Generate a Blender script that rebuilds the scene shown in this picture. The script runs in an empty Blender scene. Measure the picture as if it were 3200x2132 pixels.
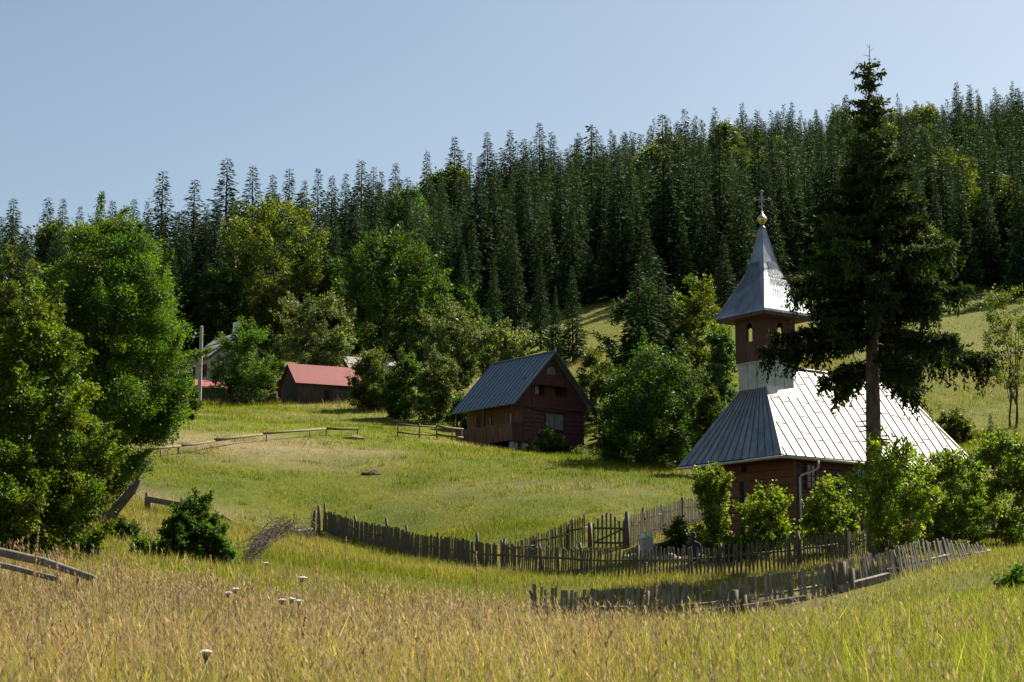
import bpy, bmesh, math, random
import numpy as np
from mathutils import Vector, Matrix

rng = np.random.default_rng(11)
random.seed(11)
C = bpy.context.scene.collection
R = math.radians

# ------------------------------------------------------------------ camera model (world origin = camera)
F = 1700.0
TH = math.atan(289.0 / F)
CT, ST = math.cos(TH), math.sin(TH)

def P(px, py, d):
    """point seen at pixel (1024x682) at world distance y = d"""
    u = (px - 512.0) / F
    v = (341.0 - py) / F
    s = d / (CT - v * ST)
    return np.array([u * s, d, (ST + v * CT) * s])

def proj(p):
    x, y, z = p
    f = y * CT + z * ST
    v = (z * CT - y * ST) / f
    return 512 + F * x / f, 341 - F * v

# ------------------------------------------------------------------ terrain: thin plate spline through surveyed points
CP_PIX = [
    # foreground bank and near fence line
    (0, 606, 26), (250, 614, 28), (400, 618, 30), (400, 585, 45), (400, 568, 58),
    (850, 622, 30), (1024, 604, 30), (1024, 556, 42), (700, 642, 28), (600, 642, 26),
    (640, 636, 37), (760, 628, 37), (850, 612, 37), (548, 624, 43), (683, 617, 44), (733, 614, 44), (805, 604, 44.5), (840, 594, 45.5), (896, 580, 47), (936, 568, 49),
    (500, 600, 48), (600, 590, 50),
    # churchyard fence
    (324, 534, 74), (383, 550, 70), (418, 560, 66), (500, 570, 61), (596, 579, 56), (714, 577, 54), (779, 571, 54),
    (827, 564, 55), (870, 557, 57), (914, 550, 60), (1001, 543, 66),
    (590, 545, 66), (622, 551, 65), (703, 529, 72),
    # left dip
    (78, 563, 33), (120, 562, 36), (196, 567, 44), (104, 520, 52), (150, 541, 48), (260, 533, 58), (146, 511, 60),
    (0, 520, 50),
    # meadow
    (150, 455, 88), (200, 418, 115), (220, 522, 62), (220, 484, 78), (220, 446, 95), (220, 409, 130),
    (330, 500, 80), (330, 470, 90), (330, 436, 105), (330, 408, 135), (430, 540, 70), (430, 500, 78), (430, 460, 92),
    (430, 432, 112), (430, 422, 126), (530, 535, 69), (530, 500, 76), (530, 465, 92), (518, 451, 109), (586, 456, 112), (480, 447, 113),
    (462, 442, 115), (620, 495, 79), (620, 459, 100), (690, 504, 76), (690, 483, 86),
    # churchyard
    (797, 541, 63), (718, 524, 70), (953, 522, 78), (1024, 480, 92), (850, 500, 88),
    # hillside behind
    (1024, 453, 95), (1000, 440, 112), (1000, 398, 130), (1000, 345, 155), (960, 312, 178),
    (590, 350, 150), (600, 302, 186), (780, 265, 203), (700, 287, 193), (700, 400, 125), (640, 400, 125), (850, 330, 165),
    (480, 405, 135), (280, 398, 152), (400, 380, 162), (150, 385, 160), (0, 405, 120), (300, 350, 190), (450, 340, 190),
    # forest slope and ridge
    (1024, 148, 470), (900, 156, 455), (800, 162, 440), (700, 178, 420), (600, 198, 380), (500, 226, 330), (400, 268, 290),
    (300, 300, 262), (160, 322, 250), (0, 335, 270), (1024, 230, 320), (800, 220, 320), (620, 250, 280),
]
CP_XYZ = [(0, 0, -1.25), (8, 0, -1.3), (-8, 0, -1.1), (0, 8, -.85), (-3, 8, -.75), (3, 8, -.85), (0, 15, -.55), (-5, 15, -.5),
          (5, 15, -.5), (-6, 22, -.05), (6, 22, -.1), (10, 25, .05), (0, -60, -6), (100, -40, -3), (-100, -40, -3), (-150, 50, 6),
          (-60, 60, 5), (-200, 200, 40), (-250, 450, 70), (150, 60, 12), (250, 50, 18), (250, 200, 60), (300, 450, 150), (100, 120, 24),
          (0, 700, 60), (250, 700, 110), (-250, 700, 40), (120, 30, 5), (-60, 110, 12)]
cp = np.array([P(*c) for c in CP_PIX] + [np.array(c, float) for c in CP_XYZ])
_S = 60.0
def _U(r2):
    return np.where(r2 > 1e-12, 0.5 * r2 * np.log(np.maximum(r2, 1e-12)), 0.0)
_n = len(cp)
_xy = cp[:, :2] / _S
_K = _U(((_xy[:, None] - _xy[None]) ** 2).sum(-1)) + np.eye(_n) * 2e-3
_Pm = np.c_[np.ones(_n), _xy]
_A = np.zeros((_n + 3, _n + 3)); _A[:_n, :_n] = _K; _A[:_n, _n:] = _Pm; _A[_n:, :_n] = _Pm.T
_w = np.linalg.solve(_A, np.r_[cp[:, 2], 0, 0, 0])

def hv(x, y):
    """terrain height, vectorised"""
    x = np.atleast_1d(np.asarray(x, float)); y = np.atleast_1d(np.asarray(y, float))
    out = np.empty(len(x))
    for i in range(0, len(x), 20000):
        q = np.c_[x[i:i + 20000], y[i:i + 20000]] / _S
        r2 = (q[:, 0:1] - _xy[None, :, 0]) ** 2 + (q[:, 1:2] - _xy[None, :, 1]) ** 2
        out[i:i + 20000] = _U(r2) @ _w[:_n] + _w[_n] + q @ _w[_n + 1:]
    return out

def h(x, y):
    return float(hv([x], [y])[0])

def G(px, py, d):
    """ground point at pixel column px (row only sets the slight tilt), depth d"""
    p = P(px, py, d)
    return np.array([p[0], d, h(p[0], d)])

# ------------------------------------------------------------------ noise
_tab = rng.random((256, 256))
def vnoise(x, y):
    xi = np.floor(x).astype(int); yi = np.floor(y).astype(int)
    fx = x - xi; fy = y - yi
    fx = fx * fx * (3 - 2 * fx); fy = fy * fy * (3 - 2 * fy)
    a = _tab[xi % 256, yi % 256]; b = _tab[(xi + 1) % 256, yi % 256]
    c = _tab[xi % 256, (yi + 1) % 256]; d = _tab[(xi + 1) % 256, (yi + 1) % 256]
    return (a * (1 - fx) + b * fx) * (1 - fy) + (c * (1 - fx) + d * fx) * fy
def fbm(x, y, o=4):
    s = 0; a = .5; t = 0
    for k in range(o):
        s = s + a * vnoise(x * 2 ** k + 17.3 * k, y * 2 ** k + 5.1 * k); t += a; a *= .5
    return s / t
def sstep(a, b, x):
    t = np.clip((x - a) / (b - a), 0, 1); return t * t * (3 - 2 * t)

# ------------------------------------------------------------------ objects
def tag(o, label=None, cat=None, group=None, kind=None):
    if label: o['label'] = label
    if cat: o['category'] = cat
    if group: o['group'] = group
    if kind: o['kind'] = kind
    return o

def empty(name, loc, rz=0.0):
    o = bpy.data.objects.new(name, None); C.objects.link(o)
    o.location = loc; o.rotation_euler = (0, 0, rz); o.empty_display_size = .3
    return o

def link_mesh(name, me, mat=None, parent=None, loc=None):
    o = bpy.data.objects.new(name, me); C.objects.link(o)
    if mat and not me.materials: me.materials.append(mat)
    if parent: o.parent = parent
    if loc is not None: o.location = loc
    return o

def np_mesh(name, verts, quads=None, tris=None, col=None, smooth=False):
    me = bpy.data.meshes.new(name)
    nv = len(verts)
    me.vertices.add(nv); me.vertices.foreach_set('co', np.asarray(verts, np.float32).ravel())
    loops = []; tot = []
    if quads is not None and len(quads): loops.append(np.asarray(quads, np.int32).ravel()); tot.append(np.full(len(quads), 4, np.int32))
    if tris is not None and len(tris): loops.append(np.asarray(tris, np.int32).ravel()); tot.append(np.full(len(tris), 3, np.int32))
    lv = np.concatenate(loops); tt = np.concatenate(tot)
    me.loops.add(len(lv)); me.loops.foreach_set('vertex_index', lv)
    me.polygons.add(len(tt)); me.polygons.foreach_set('loop_start', np.r_[0, np.cumsum(tt)[:-1]].astype(np.int32))
    try: me.polygons.foreach_set('loop_total', tt)
    except Exception: pass
    me.update(calc_edges=True)
    if smooth: me.polygons.foreach_set('use_smooth', np.ones(len(tt), bool))
    if col is not None:
        a = me.color_attributes.new('Col', 'FLOAT_COLOR', 'POINT')
        a.data.foreach_set('color', np.c_[col, np.ones(nv)].astype(np.float32).ravel())
    return me

class MB:
    """collects shapes into one mesh"""
    def __init__(s): s.v = []; s.f = []; s.sm = []
    def add(s, vs, fs, smooth=False):
        b = len(s.v); s.v += [tuple(float(c) for c in v) for v in vs]
        s.f += [tuple(b + i for i in f) for f in fs]; s.sm += [smooth] * len(fs)
    def box(s, x0, x1, y0, y1, z0, z1):
        s.add([(x0, y0, z0), (x1, y0, z0), (x1, y1, z0), (x0, y1, z0), (x0, y0, z1), (x1, y0, z1), (x1, y1, z1), (x0, y1, z1)],
              [(0, 3, 2, 1), (4, 5, 6, 7), (0, 1, 5, 4), (1, 2, 6, 5), (2, 3, 7, 6), (3, 0, 4, 7)])
    def prism(s, poly, ext):
        n = len(poly); e = np.array(ext, float); p = [np.array(q, float) for q in poly]
        s.add(p + [q + e for q in p], [tuple(range(n))[::-1], tuple(range(n, 2 * n))] + [(i, (i + 1) % n, n + (i + 1) % n, n + i) for i in range(n)])
    def beam(s, a, b, w, t, up=(0, 0, 1), taper=1.0):
        a = Vector(a); b = Vector(b); d = (b - a).normalized(); u = Vector(up)
        if abs(d.dot(u)) > .98: u = Vector((0, 1, 0))
        sd = d.cross(u).normalized(); u = sd.cross(d)
        vs = []
        for p, k in ((a, 1), (b, taper)):
            for i, j in ((-1, -1), (1, -1), (1, 1), (-1, 1)): vs.append(p + sd * (i * w / 2 * k) + u * (j * t / 2 * k))
        s.add(vs, [(0, 3, 2, 1), (4, 5, 6, 7), (0, 1, 5, 4), (1, 2, 6, 5), (2, 3, 7, 6), (3, 0, 4, 7)])
    def tube(s, pts, rad, n=8, caps=True):
        pts = [Vector(p) for p in pts]; vs = []; m = len(pts)
        if not hasattr(rad, '__len__'): rad = [rad] * m
        ref = Vector((.31, .17, .93))
        for i, p in enumerate(pts):
            d = (pts[min(i + 1, m - 1)] - pts[max(i - 1, 0)]).normalized()
            if abs(d.dot(ref)) > .97: ref = Vector((1, .1, 0))
            a = d.cross(ref).normalized(); b = a.cross(d)
            for k in range(n):
                t = 2 * math.pi * k / n
                vs.append(p + (a * math.cos(t) + b * math.sin(t)) * rad[i])
        fs = [(i * n + k, i * n + (k + 1) % n, (i + 1) * n + (k + 1) % n, (i + 1) * n + k) for i in range(m - 1) for k in range(n)]
        if caps: fs += [tuple(range(n))[::-1], tuple(range((m - 1) * n, m * n))]
        s.add(vs, fs, True)
    def lathe(s, prof, c=(0, 0, 0), n=16):
        vs = []; m = len(prof)
        for r, z in prof:
            for k in range(n):
                t = 2 * math.pi * k / n; vs.append((c[0] + r * math.cos(t), c[1] + r * math.sin(t), c[2] + z))
        fs = [(i * n + k, i * n + (k + 1) % n, (i + 1) * n + (k + 1) % n, (i + 1) * n + k) for i in range(m - 1) for k in range(n)]
        fs += [tuple(range(n))[::-1], tuple(range((m - 1) * n, m * n))]
        s.add(vs, fs, True)
    def build(s, name, mat, parent=None, loc=None, bevel=0):
        me = bpy.data.meshes.new(name); me.from_pydata(s.v, [], s.f)
        me.polygons.foreach_set('use_smooth', np.array(s.sm, bool)); me.update()
        bm = bmesh.new(); bm.from_mesh(me); bmesh.ops.recalc_face_normals(bm, faces=bm.faces); bm.to_mesh(me); bm.free()
        o = link_mesh(name, me, mat, parent, loc)
        if bevel:
            m = o.modifiers.new('edge', 'BEVEL'); m.width = bevel; m.segments = 1; m.limit_method = 'ANGLE'
        return o

# ------------------------------------------------------------------ materials
def mat_new(name):
    m = bpy.data.materials.new(name); m.use_nodes = True
    nt = m.node_tree; nt.nodes.clear()
    out = nt.nodes.new('ShaderNodeOutputMaterial'); b = nt.nodes.new('ShaderNodeBsdfPrincipled')
    nt.links.new(b.outputs[0], out.inputs[0])
    return m, nt, b, out
def N(nt, t, **k):
    n = nt.nodes.new(t)
    for a, v in k.items(): setattr(n, a, v)
    return n
def ramp(nt, fac, stops):
    r = nt.nodes.new('ShaderNodeValToRGB'); e = r.color_ramp.elements
    while len(e) < len(stops): e.new(.5)
    for i, (p, c) in enumerate(stops): e[i].position = p; e[i].color = (*c, 1)
    nt.links.new(fac, r.inputs[0]); return r.outputs[0]
def noise(nt, scale, detail=6, vec=None, rough=.6, dist=0):
    n = nt.nodes.new('ShaderNodeTexNoise'); n.inputs['Scale'].default_value = scale; n.inputs['Detail'].default_value = detail
    n.inputs['Roughness'].default_value = rough; n.inputs['Distortion'].default_value = dist
    if vec is not None: nt.links.new(vec, n.inputs['Vector'])
    return n.outputs['Fac']
def coords(nt, scale=(1, 1, 1)):
    t = nt.nodes.new('ShaderNodeTexCoord'); m = nt.nodes.new('ShaderNodeMapping'); m.inputs['Scale'].default_value = scale
    nt.links.new(t.outputs['Object'], m.inputs['Vector']); return m.outputs[0]
def bump(nt, b, hgt, strength=.4, dist=.02):
    n = nt.nodes.new('ShaderNodeBump'); n.inputs['Strength'].default_value = strength; n.inputs['Distance'].default_value = dist
    nt.links.new(hgt, n.inputs['Height']); nt.links.new(n.outputs[0], b.inputs['Normal'])

def surf(name, c1, c2, scale=(4, 4, 4), rough=.8, metal=0.0, bs=.4, bd=.02, detail=7, lo=.32, hi=.68, spec=.5, nscale=1.0, c3=None):
    m, nt, b, _ = mat_new(name)
    v = coords(nt, scale)
    f = noise(nt, nscale, detail, v)
    st = [(lo, c1), (hi, c2)] if c3 is None else [(lo, c1), ((lo + hi) / 2, c2), (hi, c3)]
    nt.links.new(ramp(nt, f, st), b.inputs['Base Color'])
    b.inputs['Roughness'].default_value = rough; b.inputs['Metallic'].default_value = metal
    b.inputs['Specular IOR Level'].default_value = spec
    if bs: bump(nt, b, f, bs, bd)
    return m

def leafmat(name, trans=.42, rough=.42, tint=(1.5, 1.5, .55), spec=.5):
    m, nt, b, out = mat_new(name)
    a = N(nt, 'ShaderNodeAttribute', attribute_name='Col')
    oi = N(nt, 'ShaderNodeObjectInfo')
    hs = N(nt, 'ShaderNodeHueSaturation')
    mr = N(nt, 'ShaderNodeMapRange'); mr.inputs[3].default_value = .8; mr.inputs[4].default_value = 1.22
    nt.links.new(oi.outputs['Random'], mr.inputs[0]); nt.links.new(mr.outputs[0], hs.inputs['Value'])
    nt.links.new(a.outputs['Color'], hs.inputs['Color'])
    col = hs.outputs[0]
    nt.links.new(col, b.inputs['Base Color']); b.inputs['Roughness'].default_value = rough
    b.inputs['Specular IOR Level'].default_value = spec
    t = N(nt, 'ShaderNodeBsdfTranslucent')
    mx = N(nt, 'ShaderNodeMix', data_type='RGBA', blend_type='MULTIPLY'); mx.inputs[0].default_value = 1
    nt.links.new(col, mx.inputs[6]); mx.inputs[7].default_value = (*tint, 1)
    nt.links.new(mx.outputs[2], t.inputs[0])
    ms = N(nt, 'ShaderNodeMixShader'); ms.inputs[0].default_value = trans
    nt.links.new(b.outputs[0], ms.inputs[1]); nt.links.new(t.outputs[0], ms.inputs[2]); nt.links.new(ms.outputs[0], out.inputs[0])
    return m

def roofmetal(name, c1, c2, rough, metal, axis, wav=.25):
    """sheet metal with dents, dirt streaks running down the slope"""
    m, nt, b, _ = mat_new(name)
    v = coords(nt, axis); f = noise(nt, 1.0, 5, v)
    v2 = coords(nt, (2.2, 2.2, 2.2)); f2 = noise(nt, 1.0, 3, v2, .5)
    mixf = N(nt, 'ShaderNodeMath', operation='ADD'); nt.links.new(f, mixf.inputs[0]); nt.links.new(f2, mixf.inputs[1])
    hf = N(nt, 'ShaderNodeMath', operation='MULTIPLY'); nt.links.new(mixf.outputs[0], hf.inputs[0]); hf.inputs[1].default_value = .5
    nt.links.new(ramp(nt, hf.outputs[0], [(.36, c1), (.62, c2)]), b.inputs['Base Color'])
    rr = N(nt, 'ShaderNodeMapRange'); rr.inputs[3].default_value = rough - .08; rr.inputs[4].default_value = rough + .12
    nt.links.new(f, rr.inputs[0]); nt.links.new(rr.outputs[0], b.inputs['Roughness'])
    b.inputs['Metallic'].default_value = metal
    bump(nt, b, f2, wav, .05)
    return m

M = {}
M['redwood'] = surf('red brown boards', (.050, .012, .008), (.105, .028, .018), (2, 2, 9), .75, bs=.5, bd=.01)
M['maroon'] = surf('faded maroon boards', (.052, .018, .017), (.115, .042, .040), (3, 3, 10), .78, bs=.5, bd=.01)
M['oranwood'] = surf('orange brown timber', (.070, .026, .010), (.17, .066, .022), (9, 9, 1.5), .7, bs=.4, bd=.01)
M['frontwood'] = surf('stained front boards', (.085, .026, .010), (.17, .058, .020), (2, 2, 9), .72, bs=.4, bd=.01)
M['belfry'] = surf('brown belfry planks', (.045, .016, .009), (.10, .036, .018), (12, 12, 1.2), .7, bs=.5, bd=.01)
M['darkred'] = surf('dark red fascia', (.075, .008, .008), (.11, .014, .012), (3, 3, 3), .6, bs=.2)
M['oldwood'] = surf('weathered timber', (.026, .020, .013), (.105, .085, .058), (14, 14, 2.5), .85, bs=.6, bd=.01, c3=(.062, .049, .033))
M['greywood'] = surf('silvered timber', (.06, .052, .038), (.23, .20, .155), (12, 12, 3), .85, bs=.6, bd=.01)
M['darkwood'] = surf('old dark barn planks', (.022, .017, .013), (.085, .068, .052), (12, 12, 1.4), .85, bs=.5, bd=.01)
M['mosswood'] = surf('mossy pole timber', (.06, .055, .025), (.17, .14, .075), (6, 6, 6), .9, bs=.5)
M['bark'] = surf('bark', (.028, .020, .013), (.12, .090, .065), (7, 7, 1.8), .9, bs=.9, bd=.04)
M['sprucebark'] = surf('spruce bark', (.035, .020, .014), (.13, .085, .060), (9, 9, 3), .9, bs=.9, bd=.03)
M['zinc'] = roofmetal('weathered zinc sheet', (.135, .13, .125), (.215, .21, .20), .56, .85, (6, .6, .6), .3)
M['zincside'] = roofmetal('dull zinc cladding', (.25, .26, .25), (.40, .40, .38), .5, .7, (5, 5, .7), .12)
M['spire'] = roofmetal('zinc shingle spire', (.17, .185, .205), (.31, .33, .35), .46, .85, (5, 5, .8), .3)
M['seam'] = surf('dark tarnished seam', (.15, .12, .09), (.27, .225, .175), (3, 3, 3), .6, .4, bs=.2)
M['rib'] = surf('dark blue grey rib', (.055, .080, .105), (.085, .115, .14), (3, 3, 3), .5, .2, bs=.1)
M['hip'] = roofmetal('zinc hip in sky shade', (.15, .17, .195), (.25, .275, .30), .42, .7, (5, 5, .8), .2)  # same roof zinc, with sunless sky-reflecting blue put into its colour
M['cabinroof'] = roofmetal('blue grey corrugated sheet', (.10, .145, .185), (.17, .225, .27), .45, .25, (.5, 5, .5), .1)
M['redroof'] = roofmetal('red painted sheet roof', (.13, .010, .014), (.19, .016, .020), .75, .0, (4, .6, .6), .08)
M['slab'] = surf('grey fibre cement roofing', (.16, .145, .12), (.33, .30, .26), (1.2, 1.2, 1.2), .9, bs=.3)
M['tile'] = surf('rusty red sheet', (.16, .022, .016), (.30, .060, .040), (3, 3, 3), .8, bs=.4)
M['gutter'] = surf('pale gutter metal', (.30, .29, .26), (.48, .46, .41), (3, 3, 3), .5, .5, bs=.1)
M['pipe'] = surf('pale green grey pipe', (.27, .34, .30), (.38, .45, .41), (3, 3, 2), .5, .2, bs=.1)
M['concrete'] = surf('grey concrete', (.20, .19, .17), (.36, .34, .31), (4, 4, 4), .9, bs=.3)
M['stone'] = surf('foundation stone', (.045, .042, .038), (.16, .15, .135), (3, 3, 3), .9, bs=.8, bd=.05)
M['plaster'] = surf('dirty plaster', (.24, .21, .16), (.40, .37, .31), (2, 2, 2), .9, bs=.2)
M['glass'] = surf('dark window glass', (.012, .013, .014), (.022, .024, .026), (2, 2, 2), .08, bs=0, spec=.6)
M['greyboard'] = surf('grey shutter boards', (.10, .095, .10), (.20, .19, .20), (6, 6, 3), .8, bs=.2)
M['black'] = surf('black opening shade', (.004, .004, .004), (.008, .007, .006), (2, 2, 2), .9, bs=0)  # near-black colour stands for the unlit depth of openings; boxes are solid
M['paper'] = surf('white paper notice', (.62, .62, .58), (.75, .75, .72), (8, 8, 8), .7, bs=0)
M['white'] = surf('white blossom', (.68, .68, .60), (.82, .82, .76), (60, 60, 60), .8, bs=0)
M['bin'] = surf('grey bin plastic', (.25, .25, .25), (.32, .32, .31), (4, 4, 4), .55, bs=.1)
M['greenbag'] = surf('thin green bag', (.10, .36, .22), (.22, .52, .36), (14, 14, 14), .35, bs=.6)
M['bluebag'] = surf('pale blue bag', (.42, .55, .72), (.70, .76, .84), (14, 14, 14), .4, bs=.6)
M['brass'] = surf('gilded ball', (.50, .38, .20), (.66, .52, .32), (5, 5, 5), .28, 1.0, bs=.1)
M['iron'] = surf('grey iron cross', (.22, .21, .20), (.36, .34, .32), (12, 12, 12), .5, .6, bs=.2)
M['soil'] = surf('dark soil', (.022, .015, .009), (.075, .055, .032), (5, 5, 5), .95, bs=.9, bd=.06)
M['deadgrass'] = surf('dry cut grass', (.10, .09, .04), (.24, .20, .10), (14, 14, 14), .95, bs=.8)
M['rust'] = surf('dry rust seed heads', (.34, .18, .085), (.50, .30, .16), (50, 50, 50), .9, bs=0)
M['cloth'] = surf('black cloth', (.010, .010, .012), (.022, .022, .025), (9, 9, 9), .9, bs=.3)
M['skin'] = surf('skin', (.40, .22, .16), (.50, .29, .21), (9, 9, 9), .6, bs=0)
M['chimney'] = surf('pale blue chimney sheet', (.45, .52, .60), (.58, .64, .70), (4, 4, 4), .5, bs=.1)
M['gravel'] = surf('gravel path', (.16, .15, .12), (.32, .30, .26), (22, 22, 22), .95, bs=.7, bd=.03)
M['leaf'] = leafmat('broad leaves', .44, .55, (1.7, 1.75, .40), spec=.22)
M['leafpale'] = leafmat('pale willow leaves', .45, .55, (1.5, 1.55, .55), .25)
M['needle'] = leafmat('spruce needles', .22, .75, (1.6, 1.5, .45), .12)
M['blade'] = leafmat('grass blades', .42, .7, (1.36, 1.30, .60), .08)
M['dryseed'] = leafmat('dry seed heads', .40, .8, (1.2, 1.15, 1.0), .05)
# the object-random value shift makes no sense on one big lawn: fine, it is constant there

m, nt, b, _ = mat_new('meadow soil and turf')
a = N(nt, 'ShaderNodeAttribute', attribute_name='Col')
tc = N(nt, 'ShaderNodeTexCoord')
f1 = noise(nt, 1.4, 9, tc.outputs['Object'], .7); f2 = noise(nt, 11, 5, tc.outputs['Object'], .7)
ad = N(nt, 'ShaderNodeMath', operation='ADD'); nt.links.new(f1, ad.inputs[0]); nt.links.new(f2, ad.inputs[1])
mr = N(nt, 'ShaderNodeMapRange'); mr.inputs[1].default_value = .6; mr.inputs[2].default_value = 1.4; mr.inputs[3].default_value = .45; mr.inputs[4].default_value = 1.5
nt.links.new(ad.outputs[0], mr.inputs[0])
mx = N(nt, 'ShaderNodeMix', data_type='RGBA', blend_type='MULTIPLY'); mx.inputs[0].default_value = 1
cmb = N(nt, 'ShaderNodeCombineColor')
for i in range(3): nt.links.new(mr.outputs[0], cmb.inputs[i])
nt.links.new(a.outputs['Color'], mx.inputs[6]); nt.links.new(cmb.outputs[0], mx.inputs[7])
nt.links.new(mx.outputs[2], b.inputs['Base Color']); b.inputs['Roughness'].default_value = .95; b.inputs['Specular IOR Level'].default_value = .1
bump(nt, b, f2, .9, .12)
M['ground'] = m
# ------------------------------------------------------------------ ground sheet
us = np.unique(np.concatenate([np.linspace(-.48, .48, 150), np.linspace(-3, -.48, 26), np.linspace(.48, 3, 26)]))
ys = np.concatenate([np.linspace(-60, -4, 12), np.linspace(-2, 60, 84), 60 + 740 * (np.linspace(0, 1, 150)[1:]) ** 1.5])
UU, YY = np.meshgrid(us, ys); XX = UU * (np.abs(YY) + 22)
ZZ = hv(XX.ravel(), YY.ravel()).reshape(XX.shape)
ZZ += (fbm(XX / 3.1, YY / 3.1, 3) - .5) * .22 * np.clip((YY - 5) / 20, 0, 1)

GREEN = np.array([.090, .132, .008]); YEL = np.array([.172, .180, .012]); TAN = np.array([.325, .255, .152]); PINK = np.array([.30, .215, .150])
PALE = np.array([.20, .205, .085])
def dryness(x, y):
    """how dry the sward is: tall dry bank near the path, streaks on the mown meadow"""
    px = 512 + F * x / np.maximum(y, 2)
    n = fbm(x / 5.5 + 40, y / 5.5, 4)
    lf = sstep(215, 330, px)
    near = 1 - sstep(24 - 9 * lf, 38 - 9 * lf, y)
    dn = .66 - .48 * sstep(560, 760, px + 0 * y) + (n - .5) * 1.3 - .28 * (1 - sstep(7, 12, y))
    mid = .24 + (n - .5) * .9
    n2 = fbm(x / 14 + 3, y / 6 + 9, 4)
    far = .19 + (n2 - .5) * 2.1
    fw = sstep(62, 74, y)
    return np.clip(near * dn + (1 - near) * ((1 - fw) * mid + fw * far), 0, 1)
def sward(x, y, jit=None):
    d = dryness(x, y)[:, None]
    g = fbm(x / 2.3 + 90, y / 2.3 + 31, 3)[:, None]
    px = (512 + F * x / np.maximum(y, 2))[:, None]
    base = GREEN + (YEL - GREEN) * np.clip(g * 1.5 - .25, 0, 1)
    pale = sstep(620, 800, px) * (1 - sstep(45, 60, y))[:, None]
    base = base + (PALE - base) * pale * .55
    dry = TAN + (PINK - TAN) * np.clip(fbm(x / 7 + 11, y / 4, 3)[:, None] * 2 - .5, 0, 1)
    return base + (dry - base) * d

gx, gy, gz = XX.ravel(), YY.ravel(), ZZ.ravel()
gc = sward(gx, gy)
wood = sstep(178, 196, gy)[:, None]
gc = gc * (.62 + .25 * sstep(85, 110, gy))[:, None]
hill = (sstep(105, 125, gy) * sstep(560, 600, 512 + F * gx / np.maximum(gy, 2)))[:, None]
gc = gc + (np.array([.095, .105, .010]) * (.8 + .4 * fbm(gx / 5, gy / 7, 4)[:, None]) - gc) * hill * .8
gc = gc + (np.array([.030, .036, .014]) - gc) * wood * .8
ny_, nx_ = XX.shape
idx = np.arange(nx_ * ny_).reshape(ny_, nx_)
q = np.stack([idx[:-1, :-1], idx[:-1, 1:], idx[1:, 1:], idx[1:, :-1]], -1).reshape(-1, 4)
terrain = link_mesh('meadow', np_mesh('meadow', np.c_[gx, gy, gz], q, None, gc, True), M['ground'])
tag(terrain, 'rolling hay meadow and wooded hillside', 'meadow', kind='structure')

# ------------------------------------------------------------------ building footprints (origin, rotation, local rectangle) kept free of grass
CH_O = G(797, 541, 63.0); CH_A = R(36)
CA_O = P(512.4, 437.8, 110.0); CA_A = R(37.7)
SH_O = P(296.8, 404.5, 140.0); SH_A = R(25.8)
def local_xy(x, y, o, a):
    dx, dy = x - o[0], y - o[1]
    return dx * math.cos(a) + dy * math.sin(a), -dx * math.sin(a) + dy * math.cos(a)
def free(x, y):
    k = np.ones(len(x), bool)
    for o, a, (x0, x1, y0, y1) in ((CH_O, CH_A, (-.1, 9.7, -.1, 4.9)), (CA_O, CA_A, (.6, 5.8, .6, 6.0)), (SH_O, SH_A, (0, 6, 0, 5))):
        lx, ly = local_xy(x, y, o, a)
        k &= ~((lx > x0) & (lx < x1) & (ly > y0) & (ly < y1))
    return k

# ------------------------------------------------------------------ grass
def blades(x, y, hgt, wid, col, lean=.45, seg=2, seed=0, darkbase=True):
    """curved tapering blades, one per (x, y)"""
    r = np.random.default_rng(seed); n = len(x)
    z = hv(x, y) - .02
    a = r.uniform(0, 2 * np.pi, n); b = r.uniform(0, 2 * np.pi, n)
    ln = np.minimum(np.abs(r.normal(0, lean, n)), 1.1) * hgt
    wx = np.cos(a) * wid / 2; wy = np.sin(a) * wid / 2
    # a light wind from the right bends them to the left
    bx = np.cos(b) * ln - .06 * hgt; by = np.sin(b) * ln
    hz = np.sqrt(np.maximum(hgt ** 2 - .6 * (bx ** 2 + by ** 2), (.35 * hgt) ** 2))
    if seg == 1:
        v = np.empty((n, 3, 3))
        v[:, 0] = np.c_[x - wx, y - wy, z]; v[:, 1] = np.c_[x + wx, y + wy, z]; v[:, 2] = np.c_[x + bx, y + by, z + hz]
        t = np.arange(3 * n).reshape(n, 3); return v.reshape(-1, 3), None, t, np.repeat(col, 3, 0)
    v = np.empty((n, 5, 3))
    v[:, 0] = np.c_[x - wx, y - wy, z]; v[:, 1] = np.c_[x + wx, y + wy, z]
    mx_, my_, mz_ = x + bx * .28, y + by * .28, z + hz * .6
    v[:, 2] = np.c_[mx_ + wx * .8, my_ + wy * .8, mz_]; v[:, 3] = np.c_[mx_ - wx * .8, my_ - wy * .8, mz_]
    v[:, 4] = np.c_[x + bx, y + by, z + hz]
    k = 5 * np.arange(n)[:, None]
    return v.reshape(-1, 3), k + np.array([[0, 1, 2, 3]]), k + np.array([[3, 2, 4]]), np.repeat(col, 5, 0)

def scatter(n, y0, y1, p=1.0, half=.36):
    """points in the camera's wedge, more of them near"""
    t = rng.random(n)
    e = 2 - p
    y = (y0 ** e + t * (y1 ** e - y0 ** e)) ** (1 / e)
    x = rng.uniform(-1, 1, n) * (half * y + 1.2)
    return x, y

def jcol(c, r, amt=.28):
    k = np.exp(r.normal(0, amt, (len(c), 1)))
    hue = r.normal(0, .08, (len(c), 1))
    return np.clip(c * k * np.c_[1 + hue, np.ones(len(c)), 1 - hue], .004, .6)

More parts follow.
